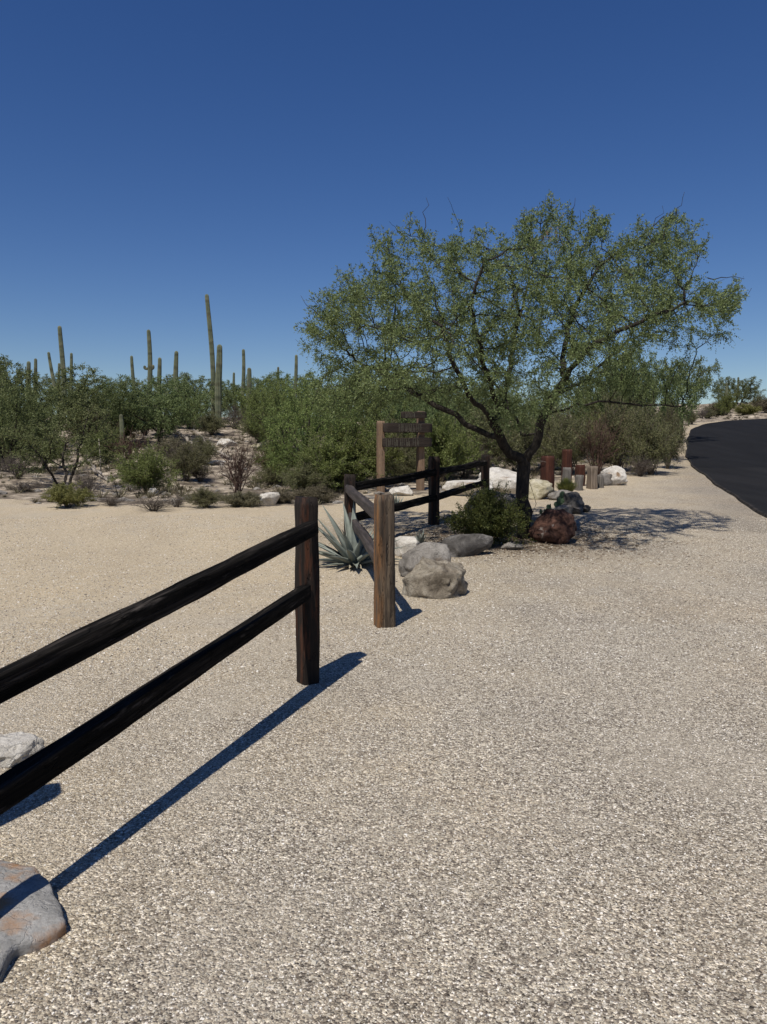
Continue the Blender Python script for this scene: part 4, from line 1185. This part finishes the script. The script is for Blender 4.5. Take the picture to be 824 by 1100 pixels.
# grass tuft and prickly pear, grassy agave
def tuft(px, pyb, wpx, hpx, n, m, label, name='grass_tuft', cat='grass tuft', thick=.012):
    p = at(px, pyb); W_ = wpx / F * p.y; Hh = hpx / F * p.y; rg = np.random.default_rng(int(px))
    V_ = []
    for k in range(n):
        a = rg.random() * 6.283; r_ = rg.random() ** .7 * W_ / 2; z_ = Hh * rg.uniform(.6, 1.05) * (1 - .4 * (r_ / (W_ / 2)) ** 2)
        e = np.array([math.cos(a) * r_, math.sin(a) * r_, z_]); s = e * np.array([.3, .3, 0]); side = np.array([-math.sin(a), math.cos(a), 0]) * thick
        md = s * .4 + e * .6 + np.array([0, 0, .08 * Hh])
        V_ += [s - side / 2, s + side / 2, md + side / 2, md - side / 2, md - side / 2, md + side / 2, e + side * .05, e - side * .05]
    return tag(obj(name, leaf_mesh(name, np.array(V_), M[m]), None, p), label, cat)
tuft(608, 531, 30, 18, 900, 'grass', 'bright green grass tuft in front of the timber bollards')
tuft(452, 584, 26, 16, 26, 'agave', 'sparse grey spiky sprout behind the smooth grey boulder', 'spiky_sprout', 'plant', .022)
tuft(425, 548, 34, 20, 60, 'agave', 'grey green spiky plant behind the weathered orange post', 'spiky_sprout', 'plant', .02)

def pad(c, w, hh, t, rot, tilt):
    V, T = ICO[3]; V = V * np.array([w / 2, t / 2, hh / 2]); V[:, 0] *= 1 + .25 * V[:, 2] / hh; V[:, 2] += hh / 2
    Rm = (Matrix.Rotation(rot, 3, 'Z') @ Matrix.Rotation(tilt, 3, 'Y')); V = V @ np.array(Rm).T
    return V + np.array(c), T
def pear(px, pyb, label, seed, s=1.0, npad=8):
    p = at(px, pyb); rr = random.Random(seed); e = empty('prickly_pear', p, label, 'cactus', 'prickly pears')
    tips = [(0, 0, -.02)]
    for k in range(npad):
        c = rr.choice(tips[-4:]); tl = rr.uniform(-.7, .7); ro = rr.uniform(0, 3.1)
        V_, T_ = pad(c, .16 * s, .22 * s, .035 * s, ro, tl)
        me = mesh_np('pad', V_, None, T_, True, M['pear']); obj('pad', me, e)
        d_ = Matrix.Rotation(ro, 3, 'Z') @ Matrix.Rotation(tl, 3, 'Y') @ Vector((rr.uniform(-.04, .04), 0, .19 * s))
        tips.append((c[0] + d_.x, c[1] + d_.y, c[2] + d_.z)); 
        if k < 3: tips.append((rr.uniform(-.2, .2) * s, rr.uniform(-.1, .1), -.02))
pear(604, 552, 'small prickly pear growing over the grey rocks right of the trunk', 5, .6, 9)
pear(585, 552, 'small prickly pear close against the right of the tree trunk', 8, .55, 8)
pear(345, 515, 'prickly pear patch in front of the bright palo verde', 9, 1.6, 12)
pear(318, 498, 'prickly pear patch left of the bright palo verde on the slope', 12, 1.6, 12)

# ------------------------------------------------------------------ agave
def blade(L, W, a, el, curl, rg, seg=12):
    """thick channelled leaf with a pointed tip, growing from the origin"""
    t = np.linspace(0, 1, seg + 1)
    ang = el - curl * t ** 1.5
    dr = np.cos(ang); dz = np.sin(ang)
    rr = np.concatenate([[0], np.cumsum((dr[1:] + dr[:-1]) / 2)]) * L / seg
    zz = np.concatenate([[0], np.cumsum((dz[1:] + dz[:-1]) / 2)]) * L / seg
    w = W * (.62 + .55 * np.sin(np.pi * np.clip(t * .95 + .05, 0, 1)) ** .8) * (1 - t ** 2.6) + .002
    th = W * .22 * (1 - t) + .003
    V = []
    nrm = np.stack([-np.sin(ang), np.cos(ang)], 1)
    for k in range(seg + 1):
        C = np.array([rr[k], 0, zz[k]]); Nn_ = np.array([nrm[k, 0], 0, nrm[k, 1]])
        up = .28 * w[k]
        for (s, u) in ((-.5, 1.0), (-.25, .22), (0, 0), (.25, .22), (.5, 1.0), (.27, .0), (0, -1.), (-.27, .0)):
            if s in (.27, -.27) or u == -1.: q = C + np.array([0, s * w[k], 0]) + Nn_ * (-(th[k]) + (up * .25 if u == 0 else -.0))
            else: q = C + np.array([0, s * w[k], 0]) + Nn_ * up * u
            V.append(q)
    V = np.array(V); ca, sa = math.cos(a), math.sin(a)
    V = np.stack([V[:, 0] * ca - V[:, 1] * sa, V[:, 0] * sa + V[:, 1] * ca, V[:, 2]], 1)
    i = np.arange(seg)[:, None] * 8; j = np.arange(8)[None]; k2 = (j + 1) % 8
    Q = np.stack([i + j, i + k2, i + 8 + k2, i + 8 + j], -1).reshape(-1, 4)
    return V, Q
pa_ = at(381, 609)
ag = empty('agave_plant', pa_, 'blue grey spiky agave at the corner of the farther rail fence', 'agave')
rg = np.random.default_rng(6)
def leaf(L, W, a, el, curl, m='agave'):
    V_, Q_ = blade(L, W, a, el, curl, rg); mb = MB(); mb.add(V_, Q_)
    obj('leaf', mb.mesh('leaf', M[m]), ag, (.035 * math.cos(a), .035 * math.sin(a), .02))
for k in range(34):
    f = k / 33; a = k * 2.399; el = R(8) + R(62) * f + rg.normal() * .07
    leaf(rg.uniform(.52, .70) * (1.0 - .2 * f), rg.uniform(.08, .10), a, el, R(rg.uniform(6, 30)) * (1 - f * .6))
for (a, el, L, cu) in [(R(150), R(62), .85, .15), (R(170), R(48), .80, .15), (R(190), R(56), .78, .1), (R(120), R(72), .82, .1), (R(165), R(30), .72, .1), (R(95), R(78), .80, 0.), (R(200), R(22), .66, .1)]:
    leaf(L, .10, a, el, cu)
for (a, el, L) in [(R(215), R(8), .42), (R(240), R(3), .38), (R(262), R(6), .34), (R(190), R(4), .46), (R(285), R(5), .34)]:
    leaf(L, .06, a, el, .2, 'agave_dry' if L < .4 else 'agave')

# ------------------------------------------------------------------ saguaros
def saguaro_mb(Hh, r, bend, arms, ribs=14, seed=0):
    def column(pts, rads):
        P_ = np.asarray(pts, float); n_ = len(P_)
        T_ = np.gradient(P_, axis=0); T_ /= np.linalg.norm(T_, axis=1)[:, None]
        A_ = np.cross(T_, [0.02, 1, .03]); A_ /= np.linalg.norm(A_, axis=1)[:, None]; B_ = np.cross(T_, A_)
        K = ribs * 2; a = np.arange(K) / K * 2 * np.pi; mod = np.where(np.arange(K) % 2 == 0, 1.0, .84)
        rr = np.asarray(rads)[:, None, None] * mod[None, :, None]
        ring = P_[:, None] + rr * (np.cos(a)[None, :, None] * A_[:, None] + np.sin(a)[None, :, None] * B_[:, None])
        i = np.arange(n_ - 1)[:, None] * K; j = np.arange(K)[None]; k2 = (j + 1) % K
        return ring.reshape(-1, 3), np.stack([i + j, i + k2, i + K + k2, i + K + j], -1).reshape(-1, 4)
    rg = np.random.default_rng(seed)
    t = np.linspace(0, 1, 26); hh = t * (Hh - r * .9)
    pts = np.stack([bend * Hh * t ** 1.0 + .015 * Hh * np.sin(t * 4 + seed), 0 * t, hh], 1)
    rads = r * (.78 + .30 * np.sin(np.pi * np.clip(t * .8 + .12, 0, 1)) + .05 * rg.normal(size=26).cumsum() * .12)
    dome = np.array([[pts[-1][0], 0, hh[-1] + r * u] for u in (.35, .65, .85, .92)]); dr = rads[-1] * np.array([.92, .72, .42, .02])
    mb = MB(); mb.add(*column(np.vstack([pts, dome]), np.concatenate([rads, dr])))
    arms_mb = []
    for (side, z0, out, up, ar) in arms:
        m2 = MB(); x0 = bend * z0 * Hh; z = z0 * Hh
        q = [[x0 + side * r * .5, 0, z]]
        for u in np.linspace(0, math.pi / 2, 7): q.append([x0 + side * (r + out * math.sin(u)), 0, z + out * .6 * (1 - math.cos(u))])
        for u in (.35, .7, 1.0): q.append([x0 + side * (r + out), 0, z + out * .6 + up * u])
        rr = [ar * .8] * len(q); q += [[q[-1][0], 0, q[-1][2] + ar * .6], [q[-1][0], 0, q[-1][2] + ar * .95]]; rr += [ar * .7, .01]
        m2.add(*column(q, rr)); arms_mb.append(m2)
    return mb, arms_mb

def saguaro(px, top, wpx, Y, label, bend=0., arms=(), bx=None):
    """px, top: tip in the picture; bx: where its foot is"""
    foot = bx if bx is not None else px
    x = atd(foot, 482, Y).x; p = Vector((x, Y, hz(x, Y) - .1)); Hh = atd(px, top, Y).z - p.z
    r = wpx / F * Y / 2 / 1.1
    dx = atd(px, 482, Y).x - x
    mb, am = saguaro_mb(Hh, r, dx / Hh, arms, seed=int(px))
    g = 'saguaro cacti on the slope'
    if am:
        e = empty('saguaro_cactus', p, label, 'saguaro cactus', g)
        obj('stem', mb.mesh('stem', M['saguaro'], False), e)
        for a_ in am: obj('arm', a_.mesh('arm', M['saguaro'], False), e)
    else:
        tag(obj('saguaro_cactus', mb.mesh('saguaro_cactus', M['saguaro'], False), None, p), label, 'saguaro cactus', g)

saguaro(236.5, 370, 7.4, 47, 'stout saguaro with its whole stem visible down to pale soil')
saguaro(226.5, 316, 5.2, 52, 'tallest saguaro leaning slightly left behind the stout one', bx=229.5)
saguaro(69.5, 350, 5, 55, 'tall thin saguaro rising highest in the left group')
saguaro(79, 379, 3.6, 58, 'thin saguaro just right of the highest one in the left group')
saguaro(57, 378, 3.6, 56, 'short saguaro tilted left in the left group', bx=64)
saguaro(66, 390, 3.2, 60, 'shortest saguaro touching the highest one in the left group')
saguaro(41, 385, 4, 62, 'second saguaro from the left, plain and short')
saguaro(34, 388, 5, 60, 'leftmost saguaro, thick and short')
saguaro(162, 354, 5.2, 50, 'tall saguaro with two stubby arms in the middle left group', arms=((1, .60, .13, .06, .12), (-1, .60, .12, .03, .11)))
saguaro(145, 382, 4, 54, 'thin short saguaro left of the one with stubby arms')
saguaro(173, 384, 5, 54, 'short saguaro right of the one with stubby arms')
saguaro(191.5, 377, 5.5, 52, 'thick saguaro between the armed one and the tallest one')
saguaro(262, 375, 4, 52, 'thin saguaro right of the stout one')
saguaro(268, 395, 5.5, 47, 'shorter saguaro in front of the thin one right of the stout one')
saguaro(253, 400, 3, 60, 'small dim saguaro between the stout one and the thin one')
saguaro(318, 381, 4, 46, 'saguaro tip poking up at the left fringe of the large mesquite')
saguaro(299, 394, 3, 56, 'faint small saguaro left of the large mesquite')
saguaro(778, 411, 2.6, 70, 'thin pale saguaro left of the lone small tree beyond the road')
saguaro(790, 405, 2.6, 78, 'thin dark saguaro rising behind the lone small tree beyond the road')
saguaro(131, 445, 5, 34, 'short dark saguaro stump left of the dark sprawling mesquite')

# ------------------------------------------------------------------ dead logs
def log(pts, r, label, seed):
    P_ = [at(a, b) + Vector((0, 0, c)) for (a, b, c) in pts]; b0 = P_[0].copy()
    rg = np.random.default_rng(seed); mb = MB(); q = []
    for k in range(len(P_) - 1):
        for u in np.linspace(0, 1, 5)[:-1]: q.append(np.array(P_[k].lerp(P_[k + 1], u) - b0) + rg.normal(size=3) * r * .3)
    q.append(np.array(P_[-1] - b0))
    rr = np.linspace(r, r * .45, len(q)); mb.tube(q, rr, 7)
    for k in range(3, len(q) - 1, 3):
        d_ = rg.normal(size=3); d_[2] = abs(d_[2]); mb.tube([q[k], q[k] + d_ * .25, q[k] + d_ * .5 + rg.normal(size=3) * .1], [rr[k] * .5, rr[k] * .35, .01], 5)
    tag(obj('dead_log', mb.mesh('dead_log', M['deadwood']), None, b0), label, 'dead log', 'dead logs in the wash')
log([(176, 466, .5), (190, 472, .35), (205, 478, .15), (214, 486, .1)], .13, 'bleached dead log fallen below the sprawling mesquite', 1)
log([(212, 484, .1), (228, 488, .2), (246, 494, .1)], .10, 'dead log lying in the wash left of the dead reddish shrub', 2)
log([(100, 508, .2), (108, 514, .1), (116, 519, .05)], .07, 'short dark dead log beside the dark dry twiggy shrub', 3)

# ------------------------------------------------------------------ low ground cover of the desert floor
rg = np.random.default_rng(31)
Vc = []
n = 6500
y = 15 + 52 * rg.random(n) ** 1.25; x = (rg.random(n) * 1.24 - .62) * y
dm = (y > edge_y(x) + .25) & (np.abs(road_side(x, y) + RW / 2) > RW / 2 + .9)
clump = np.sin(x * 1.7 + 2 * np.sin(y * .9)) + np.sin(y * 2.1 + x) * .8 + rg.normal(size=n) * .6
dm &= clump > .15
x = x[dm]; y = y[dm]; n = len(x)
s = .06 + .26 * rg.random(n) ** 2
for k in range(n):
    m_ = 22
    a = rg.random(m_) * 6.283; rr = rg.random(m_) ** .6 * s[k] * 1.4; zz = s[k] * rg.uniform(.3, .9, m_)
    b0 = np.array([x[k], y[k], hz(x[k], y[k])])
    e = np.stack([np.cos(a) * rr, np.sin(a) * rr, zz], 1); st = e * np.array([.25, .25, 0]); w = .006 + .008 * (y[k] / 30)
    sd = np.stack([-np.sin(a), np.cos(a), 0 * a], 1) * w
    Vc.append((np.stack([st - sd, st + sd, e + sd * .4, e - sd * .4], 1) + b0).reshape(-1, 3))
tag(obj('ground_cover', leaf_mesh('ground_cover', np.concatenate(Vc), M['straw'])), 'dry straw coloured grass and low scrub over the desert floor', 'ground cover', kind='stuff')
